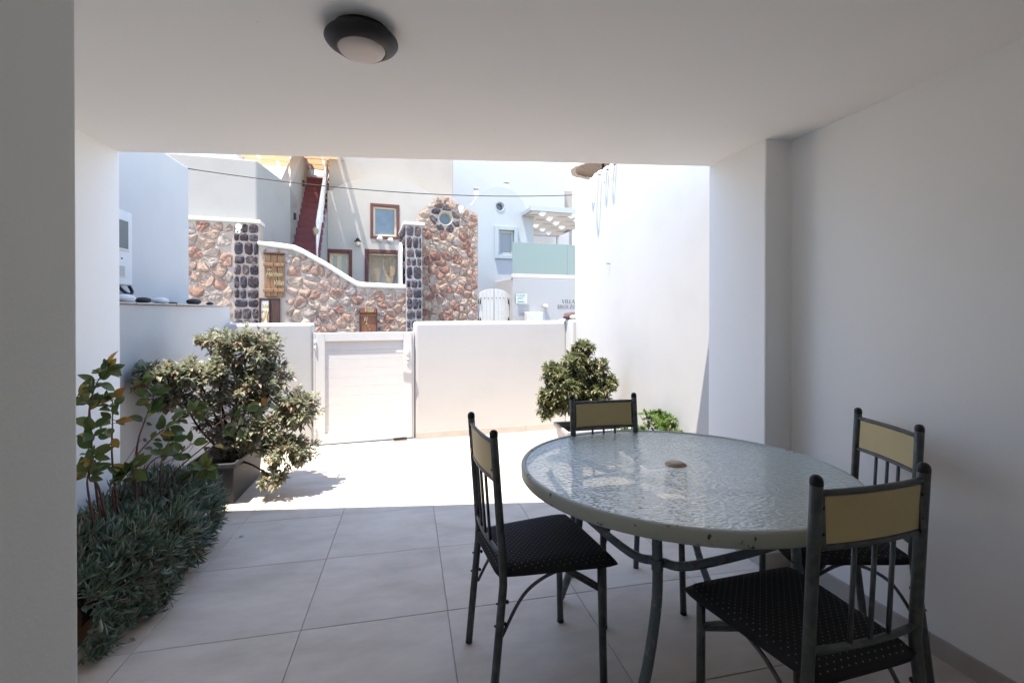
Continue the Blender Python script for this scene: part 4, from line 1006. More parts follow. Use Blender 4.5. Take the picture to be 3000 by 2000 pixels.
# security cameras
def seccam(label, c, base=True):
    t_ = thing('security_camera', label, 'camera', c)
    m = MB(); m.lathe([(0, -.0), (.05, 0), (.052, .012), (.045, .03), (0.0005, .032)], 20, Matrix.Translation(c) @ Matrix.Rotation(TH, 4, 'Z') @ Matrix.Rotation(R(90), 4, 'X')); m.build('mount', WHITEPLASTIC, t_)
    b = c-NV*.05+Vector((0, 0, -.085)); m = MB(); m.ball(b, .042, .042, .042, 16, 12); m.tube([c-NV*.03, c-NV*.045+Vector((0, 0, -.05))], .012, 8); m.build('eyeball', WHITEPLASTIC, t_)
    m = MB(); e_ = b-NV*.036+Vector((0, 0, -.012)); m.ball(e_, .016, .012, .016, 10, 8); m.build('lens', BLACK, t_)
a, z = P(702, 669, D0); seccam('white eyeball security camera fixed on the dark basalt strip', ST(a, D0-.055, z+.015))
a, z = P(1349, 612, D3); seccam('white security camera on the curved top rubble wall', ST(a, D3-.05, z))
# wooden shutter sign
def sign_letters(parent, txt, u, v, D, hgt, mat, shear=.3, sx=1.0, ext=.006, bold=.0):
    a, z = P(u, v, D); m = text_mesh(txt, hgt, shear, ext, bold, sx); m.v = [p+Vector((a, D, z)) for p in m.v]; return m.build('lettering', mat, parent, 0, 2, ST)
s0, s1, sz0, sz1 = A(776, D1), A(834, D1), Z(800, 870, D1), Z(800, 746, D1)
sg = sthing('wooden_sign', 'old orange wooden shutter with carved lettering hung on the sloping rubble wall', 'sign', (s0+s1)/2, D1-.03, sz0)
for i in range(3):
    x0 = s0+(s1-s0)*i/3; m = MB(); m.box(x0+.002, x0+(s1-s0)/3-.002, D1-.045, D1-.012, sz0+.01*(i % 2), sz1-.008*i); m.build('plank', OLDWOOD, sg, .004, 1, ST)
for v in (776, 851):
    zz = Z(800, v, D1)
    for x0, x1 in ((s0-.012, (s0+s1)/2-.004), ((s0+s1)/2+.004, s1+.006)):
        m = MB(); m.box(x0, x1, D1-.075, D1-.044, zz-.028, zz+.028); m.build('batten', OLDWOOD, sg, .005, 1, ST)
m = MB(); m.box(s0-.01, s1+.012, D1-.09, D1+.0, sz1+.002, sz1+.03); m.build('lintel', DARKWOOD, sg, .004, 1, ST)
sign_letters(sg, 'Hariton', 803, 803, D1-.052, .115, BEIGELET, .35, .72, .006, .002)
sign_letters(sg, 'Villas', 816, 829, D1-.052, .115, BEIGELET, .35, .72, .006, .002)
a, z = P(789, 790, D1-.05); m = prism([(a-.03, z-.012), (a+.03, z-.012), (a+.035, z+.02), (a+.016, z+.004), (a, z+.026), (a-.016, z+.004), (a-.035, z+.02)], D1-.056, D1-.046); m.build('crown', BEIGELET, sg, 0, 2, ST)
# dark wooden niche with the white monogram panel
n0, n1, nz1 = A(761, D1), A(821, D1), Z(790, 873, D1)
ng = sthing('notice_board', 'dark brown wooden board with a white monogram panel below the shutter sign', 'sign', (n0+n1)/2, D1, .4)
m = MB(); m.box(A(793, D1), n1, D1-.05, D1-.004, .4, nz1-.004); m.build('board', DARKWOOD, ng, .004, 1, ST)
fr = [(n0, A(766.5, D1), .4, nz1), (A(789.5, D1), A(793, D1)-.001, .4, nz1), (A(766.5, D1)+.001, A(789.5, D1)-.001, nz1-.045, nz1)]
for x0, x1, q0, q1 in fr: m = MB(); m.box(x0, x1, D1-.07, D1-.004, q0, q1); m.build('frame', DARKWOOD, ng, .004, 1, ST)
m = MB(); m.box(A(766.5, D1)+.001, A(789.5, D1)-.001, D1-.03, D1-.008, .4, nz1-.047); m.build('panel', WHITEPLASTIC, ng, 0, 2, ST)
a, z = P(778.5, 897, D1-.03); k_ = .0066
m = prism([(a-6*k_, z-5*k_), (a+6*k_, z-5*k_), (a+7*k_, z+5*k_), (a+3*k_, z+0*k_), (a, z+6*k_), (a-3*k_, z+0*k_), (a-7*k_, z+5*k_)], D1-.036, D1-.031); m.build('crown', GOLD, ng, 0, 2, ST)
hh_ = [[(-9, 8), (-7, 14), (-3, 12), (0, 15), (-1, 4), (-4, -6), (-7, -14), (-10, -8), (-8, -6)], [(9, 16), (6, 10), (4, 0), (4, -10), (6, -17), (9, -20), (11, -17)], [(-4, 0), (1, 2), (5, 1)]]
a, z = P(778.5, 926, D1-.03); m = MB()
for st_ in hh_:
    q = smooth_path([(a+x*k_*.92, D1-.034, z+y*k_*.95) for x, y in st_], 5); m.tube(q, .011, 6, rs=[.006+.008*math.sin(math.pi*i/(len(q)-1)) for i in range(len(q))])
m.build('monogram', GOLD, ng, 0, 2, ST)
# second wooden sign lower down
v0, v1, vz1 = A(1055, D1), A(1103, D1), Z(1080, 900, D1); vz0 = .50
vg = sthing('wooden_sign', 'brown boxy wooden sign reading Villa low on the sloping rubble wall', 'sign', (v0+v1)/2, D1, vz0)
m = MB(); m.box(v0, v1, D1-.06, D1-.008, vz0, vz1-.11); m.build('panel', BROWNWOOD, vg, .005, 1, ST)
m = MB(); m.box(v0+.004, v1-.004, D1-.085, D1-.008, vz1-.108, vz1); m.build('header', BROWNWOOD, vg, .01, 2, ST)
for x0, x1 in ((v0-.012, v0+.012), (v1-.012, v1+.012)): m = MB(); m.box(x0, x1, D1-.075, D1-.008, vz0, vz1-.02); m.build('stile', DARKWOOD, vg, .003, 1, ST)
m = MB(); m.box(v0+.012, v1-.012, D1-.075, D1-.058, vz1-.17, vz1-.13); m.build('ledge', BROWNWOOD, vg, .004, 1, ST)
sign_letters(vg, 'Villa', 1079.5, 907.5, D1-.092, .125, BEIGELET, .45, .85, .005, .003)
for ch, u, v, h_ in (('H', 1070, 936.5, .10), ('a', 1073, 946, .085), ('r', 1077, 953.5, .075), ('i', 1080, 959, .07), ('t', 1083, 965, .07)): sign_letters(vg, ch, u, v, D1-.066, h_, BEIGELET, .35, .9, .004, .002)
a, z = P(1071, 929.5, D1-.06); m = prism([(a-.03, z-.01), (a+.03, z-.01), (a+.034, z+.016), (a+.014, z), (a, z+.02), (a-.014, z), (a-.034, z+.016)], D1-.066, D1-.06); m.build('crown', BEIGELET, vg, 0, 2, ST)

# ------------------------------------------------------------------ pale house on the left, stairs
DW = 9.22; WZ = 3.955
c0 = ST(A(440, DW), DW, 0); c1 = ST(A(754, DW), DW, 0)
sa = -1.52; dS0 = 11.0
c2 = ST(sa, 10.85, 0); tk = .26
house1 = thing('house', 'pale stuccoed house corner above the basalt strip left of the stairs', 'house', c1)
poly = [xy(c0), xy(c1), xy(c2), xy(ST(sa, 12.0, 0)), xy(ST(sa-.3, 12.0, 0)), xy(c0+NV*2.6)]
foot_prism(poly, GZ, WZ).build('wall', CREAM2, house1, .03, 3)
# stairs: risers and treads
NS = 16; rise, tread = .203, .252; zS0 = Z(854, 730.5, 1)*0+2.60
stz = lambda k: 2.60+rise*k
stair = sthing('staircase', 'steep outdoor staircase with dark red painted steps climbing between white walls', 'stairs', sa+.3, dS0, GZ)
sb = -.94
for k in range(-5, 13):
    d0 = dS0+tread*k; z1 = stz(k)
    m = MB(); m.box(sa+.001, sb, d0, d0+tread+.03 if k < 12 else d0+1.6, z1-rise-.02, z1); m.build('step', STEPRED, stair, .008, 2, ST)
# stringer wall under the right end of the steps
poly = [(dS0-tread*5, GZ), (dS0+tread*13+1.2, GZ), (dS0+tread*13+1.2, stz(12)-.02), (dS0+tread*12.0, stz(12)-.06), (dS0-tread*5, stz(-6)-.05)]
m = prism(poly, sb-.055, sb+.045); m.build('stringer', CREAM2, stair, 0, 2, lambda x, y, z: ST(y, x, z))
# parapet on the left of the steps, rising with them
pp = [(10.75, 3.2), (15.6, 3.2), (15.6, 6.6), (14.6, 6.45)]
def pline(d): return WZ+ (d-10.9)*(5.36-WZ)/(13.05-10.9)
poly = [(10.86, 2.2), (16.0, 2.2), (16.0, pline(14.0)), (14.2, pline(14.1)), (13.4, pline(13.4)), (10.86, WZ-.02)]
m = prism(poly, sa-.24, sa); m.build('parapet', CREAM2, stair, .025, 3, lambda x, y, z: ST(y, x, z))
m = MB(); m.box(sa+.02, sb+.3, dS0+tread*12+.9, dS0+tread*12+1.15, 3.5, stz(12)+.34); m.build('end_kerb', COPING, stair, .06, 4, ST)
for u, v, d_ in ((898, 537.5, 12.95), (864, 634, 11.4)):      # small step lights on the parapet
    zz = Z(u, v, d_); m = MB(); m.box(sa+.0005, sa+.05, d_-.035, d_+.035, zz-.075, zz+.075); m.build('step_light', BLACK, stair, .01, 2, ST)
# railing
rail = sthing('stair_railing', 'white painted metal railing with thin balusters along the red steps', 'railing', sb, dS0, 1.5)
ra = sb-.03
def rz(d): return stz(0)+(d-dS0)*rise/tread
r0d, r1d = dS0-tread*1.2, dS0+tread*12.6
m = MB(); m.tube([(ra, r0d, rz(r0d)+.80), (ra, r1d, rz(r1d)+.80)], .026, 8); m.build('handrail', RAILW, rail, 0, 2, ST)
m = MB(); m.tube([(ra, r0d, rz(r0d)+.16), (ra, r1d, rz(r1d)+.16)], .014, 6); m.build('bottom_rail', RAILW, rail, 0, 2, ST)
kk = 0; d = r0d
while d <= r1d+.01:
    big = kk in (0,) or kk % 13 == 0
    m = MB(); m.tube([(ra, d, rz(d)+(-.1 if big else .16)), (ra, d, rz(d)+.80)], .022 if big else .0085, 6); m.build('newel' if big else 'baluster', RAILW, rail, 0, 2, ST); d += .105; kk += 1
m = MB(); m.ball((ra-.02, r0d-.02, rz(r0d)+.62), .06, .05, .09, 10, 8, .3, 4); m.build('dried_garland', STRAWM, rail, 0, 2, ST)

# ------------------------------------------------------------------ cream vaulted house
DF, DU = 12.6, 13.05
hs = sthing('house', 'cream vaulted house with dark red window and door surrounds', 'house', A(1150, DF), DF, GZ)
xl, xr = sb+.05, A(1338, DF)
topz = 7.0
m = MB(); m.box(xl, A(1328, DU), DU, DU+3, GZ, topz); m.build('upper_wall', CREAM, hs, .02, 2, ST)
ap = [(971, 559), (985, 549), (1010, 536), (1040, 527), (1075, 521.5), (1112, 520), (1150, 521.5), (1185, 528), (1215, 540), (1245, 556), (1270, 572), (1290, 580)]
ap = [P(u, v, DF) for u, v in ap]
win = (A(1094, DF), A(1162, DF), Z(1125, 692, DF), Z(1125, 606, DF))
dr1 = (A(966, DF), A(1022, DF), .9, Z(990, 740, DF)); dr2 = (A(1080, DF), A(1168, DF), .9, Z(1120, 742, DF))
poly = [(xl, GZ), (xr, GZ), (xr, Z(1335, 581, DF))]+ap[::-1]+[(xl, ap[0][1])]
prism(poly, DF, DU-.002, [rect(*win), rect(*dr1), rect(*dr2)]).build('wall', FACADE, hs, 0, 2, ST)
def surround(o, i, name, mat, d0, d1, parent, bot=True):
    ps = [(o[0], i[0], o[2], o[3]), (i[1], o[1], o[2], o[3]), (i[0]+.001, i[1]-.001, i[3], o[3])]
    if bot: ps.append((i[0]+.001, i[1]-.001, o[2], i[2]))
    for x0, x1, q0, q1 in ps: m = MB(); m.box(x0, x1, d0, d1, q0, q1); m.build(name, mat, parent, .005, 1, ST)
def grow(b, w, bot=True): return (b[0]-w, b[1]+w, b[2]-(w if bot else 0), b[3]+w)
wroot = hs
surround(grow(win, .075), win, 'surround', REDTRIM, DF-.022, DF+.02, hs)
surround(grow(dr1, .085, False), dr1, 'surround', REDTRIM, DF-.022, DF+.02, hs, False)
surround(grow(dr2, .095, False), dr2, 'surround', REDTRIM, DF-.022, DF+.02, hs, False)
def casement(b, d, fw_, fm, gm, parent, mull=0):
    f = MB(); f.box(b[0], b[1], d, d+.05, b[3]-fw_, b[3]); w_ = f.build('window', fm, parent, .004, 1, ST)
    ps = [(b[0], b[0]+fw_, b[2], b[3]-fw_), (b[1]-fw_, b[1], b[2], b[3]-fw_), (b[0]+fw_, b[1]-fw_, b[2], b[2]+fw_)]
    if mull: mid = (b[0]+b[1])/2; ps.append((mid-fw_*.8, mid+fw_*.8, b[2]+fw_, b[3]-fw_))
    for x0, x1, q0, q1 in ps: m = MB(); m.box(x0, x1, d+.001, d+.049, q0, q1); m.build('frame', fm, w_, .003, 1, ST)
    gs = [(b[0]+fw_, b[1]-fw_)] if not mull else [(b[0]+fw_, mid-fw_*.8), (mid+fw_*.8, b[1]-fw_)]
    for x0, x1 in gs: m = MB(); m.box(x0, x1, d+.025, d+.032, b[2]+fw_, b[3]-fw_); m.build('pane', gm, w_, 0, 2, ST)
    return w_
casement(win, DF+.06, .05, CREAMWOOD, GLASSB, hs)
casement((dr1[0], dr1[1], .9, dr1[3]), DF+.10, .075, CREAMWOOD, GLASSD, hs, 1)
m = MB(); m.box(dr2[0], dr2[1], DF+.30, DF+.34, .9, dr2[3]); m.build('door', plain('pale_cream_door', (.72, .67, .60), .6), hs, 0, 2, ST)
# bead curtain of reed strings gathered to both sides
cur = sthing('bead_curtain', 'reed bead curtain tied back to both sides in the house doorway', 'curtain', (dr2[0]+dr2[1])/2, DF+.08, 1.0)
m = MB(); m.tube([(dr2[0]-.0, DF+.06, dr2[3]-.03), (dr2[1], DF+.06, dr2[3]-.03)], .022, 8); m.build('rod', CREAMWOOD, cur, 0, 2, ST)
zc = dr2[3]-.05; wd_ = dr2[1]-dr2[0]; r = random.Random(8)
for k in range(12):
    t_ = k/11; x0 = dr2[0]+.02+wd_*.38*t_; x1 = dr2[0]+.06+wd_*.24*t_
    q = smooth_path([(x0, DF+.05, zc), (x0*.6+x1*.4, DF+.045, zc-.45), (x1, DF+.045, zc-.9), (x1, DF+.05, .95)], 4); m = MB(); m.tube(q, .010, 5, rs=[.0055+.0045*r.random() for _ in q]); m.build('reed_string', STRAWM, cur, 0, 2, ST)
for k in range(19):
    t_ = k/18; x0 = dr2[0]+wd_*.40+wd_*.58*t_; x1 = dr2[0]+wd_*.66+wd_*.10*t_
    q = smooth_path([(x0, DF+.04, zc), (x0*.55+x1*.45, DF+.035, zc-.42), (x1, DF+.035, zc-.86), (x1+.02*(t_-.5), DF+.04, .95)], 4); m = MB(); m.tube(q, .010, 5, rs=[.0055+.0045*r.random() for _ in q]); m.build('reed_string', STRAWM, cur, 0, 2, ST)
# wall lamp and two rounded spout ends
lx, lz = P(1048.5, 706, DF-.12)
wl = sthing('wall_lamp', 'dark metal wall lamp with pale glass globe between the two red doorways', 'wall lamp', lx, DF, lz)
m = MB(); m.tube(smooth_path([(lx, DF, lz-.02), (lx, DF-.03, lz+.05), (lx, DF-.08, lz+.10), (lx, DF-.13, lz+.07)], 4), .010, 6); m.build('arm', IRON, wl, 0, 2, ST)
m = MB(); m.lathe([(.012, .05), (.045, .035), (.05, -.005), (.095, -.03), (.09, -.035), (.0, -.02)], 20, Matrix.Translation(Vector((lx, DF-.13, lz+.02)))); m.build('shade', IRON, wl, 0, 2, ST)
m = MB(); m.lathe([(.05, -.03), (.062, -.07), (.05, -.12), (.02, -.15), (.0005, -.155)], 20, Matrix.Translation(Vector((lx, DF-.13, lz+.02)))); m.build('globe', plain('amber_white_glass', (.62, .56, .46), .2), wl, 0, 2, ST)
for u, v in ((1113, 700), (1144.5, 704)):
    a, z = P(u, v, DF-.06); m = MB(); m.lathe([(.0005, -.12), (.05, -.105), (.074, -.06), (.08, -.01), (.08, .06)], 20, Matrix.Translation(Vector((a, DF-.01, z))) @ Matrix.Rotation(R(-90), 4, 'X')); m.build('spout_end', COPING, hs, 0, 2, ST)

# ------------------------------------------------------------------ bluish white vaulted house on the right
DT = 13.2
tv = [(1340, 960), (1340, 602), (1382, 600), (1390, 588), (1402, 573), (1420, 560), (1440, 550), (1461, 546.8), (1482, 550), (1502, 559), (1520, 574), (1533, 592), (1543, 614.6), (1562.5, 616.5), (1562.5, 960)]
tv = [P(u, v, DT) for u, v in tv]; tv[0] = (tv[0][0], GZ); tv[-1] = (tv[-1][0], GZ); tv[-2] = (tv[-1][0], tv[-2][1]); tv[1] = (tv[0][0], tv[1][1])
h2 = sthing('house', 'bluish white vaulted house with a round window above a small square window', 'house', A(1460, DT), DT, GZ)
rc2 = P(1465, 605, DT); rw = 14.0*DT/F*.98
wn2 = (A(1459.5, DT), A(1505, DT), Z(1480, 747, DT), Z(1480, 675, DT))
prism(tv, DT, DT+3.0, [circle(rc2[0], rc2[1], rw, 28), rect(*wn2)]).build('wall', BLUEW, h2, 0, 2, ST)
n = 28; m = MB()
m.add([(a, D, z) for D, q in ((DT-.015, rw*1.06), (DT-.015, rw*.95), (DT+.16, rw*.74)) for a, z in circle(rc2[0], rc2[1], q, n)], [(k*n+i, k*n+(i+1) % n, (k+1)*n+(i+1) % n, (k+1)*n+i) for k in (0, 1) for i in range(n)], True); m.build('window_reveal', BLUEW, h2, 0, 2, ST)
prism(circle(rc2[0], rc2[1], rw*.76, n), DT+.15, DT+.165).build('window_pane', GLASSD, h2, 0, 2, ST)
surround(grow(wn2, .115), wn2, 'surround', TRIMBLUE, DT-.075, DT+.02, h2)
casement(wn2, DT+.02, .075, GREYWOOD, plain('grey_blind_glass', (.17, .19, .22), .2), h2)
for u0, u1, v0_, v1_, d_ in ((1391, 1403.5, 557, 585, 14.2), (1479, 1492.5, 538, 566, 14.6)):
    b0, b1 = A(u0, d_), A(u1, d_); q0, q1 = Z(u0, v1_, d_)-.3, Z(u0, v0_, d_)
    m = MB(); m.box(b0, b1, d_, d_+.14, q0, q1); ch = m.build('chimney', COPING, h2, .01, 2, ST)
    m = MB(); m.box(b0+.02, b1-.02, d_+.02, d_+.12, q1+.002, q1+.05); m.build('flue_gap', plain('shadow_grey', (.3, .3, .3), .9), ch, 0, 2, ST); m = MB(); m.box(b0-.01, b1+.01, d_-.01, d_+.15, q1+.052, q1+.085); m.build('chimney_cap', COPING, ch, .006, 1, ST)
# tall pale blue house behind
DB = 17.5
b0, b1 = A(1300, DB), A(1700, DB)
m = MB(); m.box(b0, A(1655, DB), DB, DB+4, GZ, Z(1620, 484.5, DB)); 
h3 = m.build('house', plaster('pale_blue_wash', (.41, .42, .43), .03), None, .03, 2, ST); tag(h3, 'large plain pale blue house wall rising behind the vaulted houses', 'house')
m = MB(); m.box(A(1655, DB)+.01, A(1692, DB), DB+.5, DB+3, GZ, Z(1670, 548, DB)); h4 = m.build('house', CREAM, None, .02, 2, ST); tag(h4, 'beige house sliver under the thatched roof beside the pale blue wall', 'house')
# thatched parasol roof beyond
tx, tzz = P(1705, 498, 12.5)
th = sthing('thatched_parasol', 'brown thatched parasol edge above the right white wall', 'parasol', tx+.5, 12.5, 2.4)
m = MB(); nn = 40; r = random.Random(2); vs_ = []
for q, zz in ((.02, 1.7), (.5, .95), (1.0, .20), (1.02, .06), (.86, .10)):
    for k in range(nn):
        a_ = 2*math.pi*k/nn; jj = 1+r.uniform(-.03, .03) if q > .8 else 1; vs_.append((tx+.72+.98*q*jj*math.cos(a_), 12.5+.98*q*jj*math.sin(a_), tzz-.02+zz*.9+r.uniform(-.02, .02)))
m.add(vs_, [(k*nn+i, k*nn+(i+1) % nn, (k+1)*nn+(i+1) % nn, (k+1)*nn+i) for k in range(4) for i in range(nn)], False); m.build('thatch', plain('pale_thatch', (.50, .42, .35), .95, 0, .4, 25, 1.0), th, 0, 2, ST)
m = MB(); m.tube([(tx+.72, 12.5, GZ), (tx+.72, 12.5, tzz+.6)], .04, 8); m.build('pole', BARK, th, 0, 2, ST)
# terrace with frosted balustrade, shade pergola
DTt = 11.5
ta0 = A(1502, DTt); ta1 = ta0+3.2
tz_ = Z(1600, 816, DTt)
tr = sthing('terrace_wall', 'white terrace base wall with a sunny edge under the frosted balustrade', 'wall', ta0+.6, DTt, GZ)
m = MB(); m.box(ta0, ta1, DTt, DTt+4.8, GZ, tz_); m.build('wall_body', plaster('cool_white_plaster', (.325, .325, .325), .03), tr, .012, 2, ST)
bal = sthing('glass_balustrade', 'frosted pale green glass balustrade in a beige channel on the terrace', 'balustrade', ta0+.6, DTt, tz_)
m = MB(); m.box(ta0-.02, ta1, DTt+.0, DTt+.10, tz_+.003, tz_+.11); m.build('channel', BEAMBEIGE, bal, .004, 1, ST)
gzt = Z(1600, 713, DTt)
for i in range(2):
    x0 = ta0+.005+i*1.6; m = MB(); m.box(x0, x0+1.592, DTt+.03, DTt+.048, tz_+.10, gzt); m.build('glass_panel', FROST, bal, .002, 1, ST)
pgz = Z(1554, 610, 12.4); q0 = A(1554.5, 12.4)
pg_ = sthing('pergola', 'grey metal pergola with woven beige canvas bands over the terrace', 'pergola', q0+.6, 12.4, tz_)
m = MB(); m.box(q0, q0+2.6, 12.4, 12.5, pgz-.06, pgz+.09); m.build('beam', ALU, pg_, .004, 1, ST)
m = MB(); m.box(q0, q0+2.6, 16.2, 16.3, pgz-.10, pgz+.05); m.build('beam', ALU, pg_, .004, 1, ST)
for x in (q0, q0+2.5): m = MB(); m.box(x, x+.08, 12.505, 16.195, pgz-.07, pgz+.05); m.build('beam', ALU, pg_, .004, 1, ST)
for x in (q0+.02, q0+2.5): m = MB(); m.box(x, x+.07, 16.22, 16.29, tz_, pgz-.1); m.build('post', ALU, pg_, .004, 1, ST)
nb_ = 5
for i in range(nb_):
    x0 = q0+.08+i*.49; m = MB(); vs_ = []; K = 40
    for k in range(K+1):
        d_ = 12.52+3.66*k/K; zz = pgz-.02+.085*math.sin((k/K)*math.pi*6+i*math.pi); vs_ += [(x0, d_, zz), (x0+.45, d_, zz)]
    m.add(vs_, [(2*k, 2*k+1, 2*k+3, 2*k+2) for k in range(K)], True); m.build('canvas_band', AWNB, pg_, 0, 2, ST)
for k in range(1, 6): m = MB(); d_ = 12.52+3.66*k/6; m.tube([(q0+.06, d_, pgz-.02), (q0+2.5, d_, pgz-.02)], .014, 6); m.build('rod', ALU, pg_, 0, 2, ST)
m = MB(); m.box(q0-.2, q0+3.2, 16.6, 16.9, GZ, 4.6); tag(m.build('house', plaster('terrace_house_white', (.42, .42, .42), .03), None, .02, 2, ST), 'white house wall closing the terrace behind the pergola', 'house')
# white double gate beside the rubble wall
DG = 11.75
gA, gB_, gM = A(1404, DG), A(1492, DG), A(1447.5, DG)
wg = sthing('double_gate', 'white arched double gate of vertical planks with black strap hinges', 'gate', gM, DG, GZ)
ztop, zsp = Z(1447, 846, DG), Z(1447, 866, DG)
def gtop(a): return zsp+(ztop-zsp)*math.sqrt(max(0, 1-((a-gM)/((gB_-gA)/2+.002))**2))
for s_, x0, x1 in ((0, gA, gM-.012), (1, gM+.012, gB_)):
    for i in range(4):
        p_, q_ = x0+(x1-x0)*i/4+.0015, x0+(x1-x0)*(i+1)/4-.0015; K = 4
        poly = [(p_, GZ+.05), (q_, GZ+.05)]+[(p_+(q_-p_)*k/K, gtop(p_+(q_-p_)*k/K)) for k in range(K, -1, -1)]
        pl = prism(poly, DG, DG+.035).build('plank', DULLWHITE, wg, .003, 1, ST)
        c = ((p_+q_)/2, DG-.004, zsp-.06); m = MB(); m.ball(c, .013, .008, .013, 8, 6); m.build('bolt', IRON, pl, 0, 2, ST)
    hx = gA+.0 if s_ == 0 else gB_
    for zz in (Z(1447, 883, DG), Z(1447, 937, DG)):
        for dx in (-.028, .028):
            m = MB(); m.ball((hx+dx, DG-.02, zz), .017, .014, .022, 8, 6); m.tube([(hx+dx, DG-.02, zz-.07), (hx+dx, DG-.02, zz+.07)], .014, 8); m.build('hinge', IRON, wg, 0, 2, ST)
m = MB(); m.box(gB_+.012, ta0-.002, DG-.06, DG+.25, GZ, Z(1500, 866, DG)); m.build('gate_post', DULLWHITE, wg, .008, 2, ST)
# plaque, lettering, letterbox niche and stone lamp on the terrace wall
x0, x1 = A(1510.5, DTt), A(1542.5, DTt); q0_, q1_ = Z(1526, 889, DTt), Z(1526, 861, DTt)
pl = sthing('plaque', 'small pale green glass plaque with fine print on the terrace wall', 'plaque', (x0+x1)/2, DTt-.05, q0_)
m = MB(); m.box(x0, x1, DTt-.052, DTt-.044, q0_, q1_); m.build('plate', PLAQUE, pl, .001, 1, ST)
for aa_ in (x0+.02, x1-.02): m = MB(); m.tube([(aa_, DTt-.058, (q0_+q1_)/2), (aa_, DTt, (q0_+q1_)/2)], .008, 8); m.build('standoff', ALU, pl, 0, 2, ST)
sign_letters(pl, 'VILLA BROUZOS', 1526.5, 865, DTt-.055, .042, BLACKLET, 0, .78, .001)
for i, v in enumerate((871, 875, 882.5, 885)):
    a, z = P(1526.5, v, DTt-.055)
    for k in range(9 if i != 1 else 7):
        m = MB(); w0 = a-.10+.022*k; m.box(w0, w0+.016, DTt-.0545, DTt-.0525, z-.006, z+.006); m.build('print_line', BLACKLET, pl, 0, 2, ST)
# large lettering: thick and thin strokes with serifs
def glyph(ch):
    T, t_ = .15, .045
    S = {'V': ([(0.02, 1, .42, 0, T), (.78, 1, .42, 0, t_)], .8), 'I': ([(.17, 0, .17, 1, T)], .34), 'L': ([(.17, 0, .17, 1, T), (.1, .02, .62, .02, t_), (.62, 0, .62, .22, t_)], .66),
         'A': ([(.04, 0, .38, 1, t_), (.38, 1, .76, 0, T), (.16, .33, .62, .33, t_)], .8), 'B': ([(.17, 0, .17, 1, T), (.1, .98, .42, .98, t_), (.1, .52, .45, .52, t_), (.1, .02, .45, .02, t_), (.52, .62, .52, .9, T*.9), (.57, .12, .57, .42, T)], .7),
         'R': ([(.17, 0, .17, 1, T), (.1, .98, .45, .98, t_), (.1, .5, .45, .5, t_), (.53, .58, .53, .9, T), (.4, .5, .74, 0, T)], .78), 'O': 'O', 'U': ([(.15, .25, .15, 1, T), (.66, .25, .66, 1, t_), (.15, .25, .28, .04, T*.8), (.28, .03, .52, .03, t_), (.52, .04, .66, .25, t_)], .8),
         'Z': ([(.06, .98, .64, .98, t_), (.60, .98, .08, .02, T), (.06, .02, .66, .02, t_), (.06, .8, .06, 1, t_), (.66, 0, .66, .2, t_)], .7), 'S': ([(.55, .82, .4, .98, t_), (.4, .98, .15, .9, t_), (.12, .85, .2, .6, T*.8), (.2, .62, .48, .42, T), (.5, .42, .52, .12, T*.8), (.5, .1, .3, .02, t_), (.3, .02, .08, .18, t_)], .62)}
    return S[ch]
def word(parent, txt, a, z, h, D):
    for ch in txt:
        g_ = glyph(ch); m = MB()
        if g_ == 'O':
            K = 28; vo = []
            for k in range(K):
                q = 2*math.pi*k/K; vo.append((a+h*(.42+.38*math.cos(q)), D, z+h*(.5+.51*math.sin(q))))
            vi = [(a+h*(.42+.25*math.cos(2*math.pi*k/K)), D, z+h*(.5+.47*math.sin(2*math.pi*k/K))) for k in range(K)]
            m.add(vo+vi, [(k, (k+1) % K, K+(k+1) % K, K+k) for k in range(K)]); w_ = .84
        else:
            for i, (xa, ya, xb, yb, w) in enumerate(g_[0]):
                dx, dy = xb-xa, yb-ya; l = math.hypot(dx, dy); nx, ny = -dy/l*w/2, dx/l*w/2; Dk = D-.0002*i
                if abs(dy) > abs(dx)*.5: nx, ny = w/2, 0
                m.add([(a+h*(xa+nx), Dk, z+h*(ya+ny)), (a+h*(xb+nx), Dk, z+h*(yb+ny)), (a+h*(xb-nx), Dk, z+h*(yb-ny)), (a+h*(xa-nx), Dk, z+h*(ya-ny))], [(0, 1, 2, 3)])
            w_ = g_[1]
        m.build('letter', BLACKLET, parent, 0, 2, ST); a += h*(w_+.07)
vl = sthing('wall_lettering', 'large thin black serif lettering on the terrace wall', 'lettering', A(1640, DTt), DTt-.01, Z(1640, 904, DTt))
hl = (904-892)*DTt/F*1.05*.98
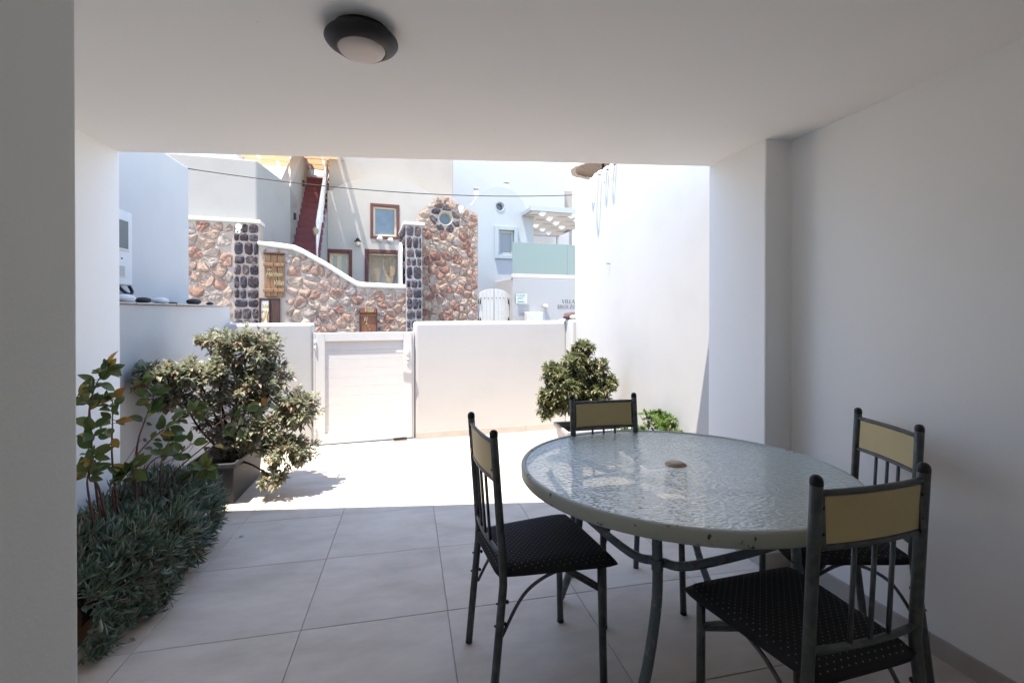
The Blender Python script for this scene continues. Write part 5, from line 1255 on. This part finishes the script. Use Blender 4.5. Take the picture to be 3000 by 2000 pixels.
word(vl, 'VILLA', A(1646.5, DTt), Z(1650, 888.3, DTt), hl, DTt-.006); word(vl, 'BROUZOS', A(1633, DTt), Z(1640, 904.4, DTt), hl*1.02, DTt-.006)
x0, x1 = A(1543, DTt-.2), A(1590, DTt-.2); q0_, q1_ = GZ, Z(1560, 914, DTt-.2)
m = MB(); m.box(x0, x1, DTt-.22, DTt-.002, q0_, q1_); tag(m.build('letterbox_plinth', WHITE, None, .015, 3, ST), 'small white plinth standing against the terrace wall below the plaque', 'plinth')
a, z = P(1598.5, 896, DTt-.06); m = MB(); m.ball((a, DTt-.055, z), .07, .06, .045, 12, 8, .18, 9)
tag(m.build('stone_lamp', MARBLE, None, 0, 2, ST), 'white rough stone wall light sticking out beside the black lettering', 'wall light')

# ------------------------------------------------------------------ roof pergola with orange canvas above the pale house
OZ = 5.35
o0 = on(724, 470, 10.2)[0]
op = sthing('pergola', 'roof pergola of woven orange canvas strips behind the pale house', 'pergola', -2.2, 12.5, WZ)
dN, dFr = 9.9, 14.3
x0p, x1p = -3.05, -.62
for i in range(6):
    xa = x0p+i*.40; m = MB(); vs_ = []; K = 36
    for k in range(K+1):
        d_ = dN+(dFr-dN)*k/K; zz = OZ+.05*math.sin((k/K)*math.pi*9+i*math.pi); vs_ += [(xa, d_, zz), (xa+.375, d_, zz)]
    m.add(vs_, [(2*k, 2*k+1, 2*k+3, 2*k+2) for k in range(K)], True); m.build('canvas_band', AWNO, op, 0, 2, ST)
for k in range(10): d_ = dN+(dFr-dN)*k/9; m = MB(); m.tube([(x0p-.05, d_, OZ), (x1p+.05, d_, OZ)], .018, 6); m.build('rod', RAILW, op, 0, 2, ST)
for x in (x0p-.06, x1p+.06): m = MB(); m.box(x-.04, x+.04, dN, dFr, OZ-.06, OZ+.06); m.build('beam', RAILW, op, .004, 1, ST)
for x in (x0p-.06, -2.0): m = MB(); m.box(x-.04, x+.04, dFr-.1, dFr-.02, WZ-.5, OZ-.06); m.build('post', RAILW, op, .004, 1, ST)
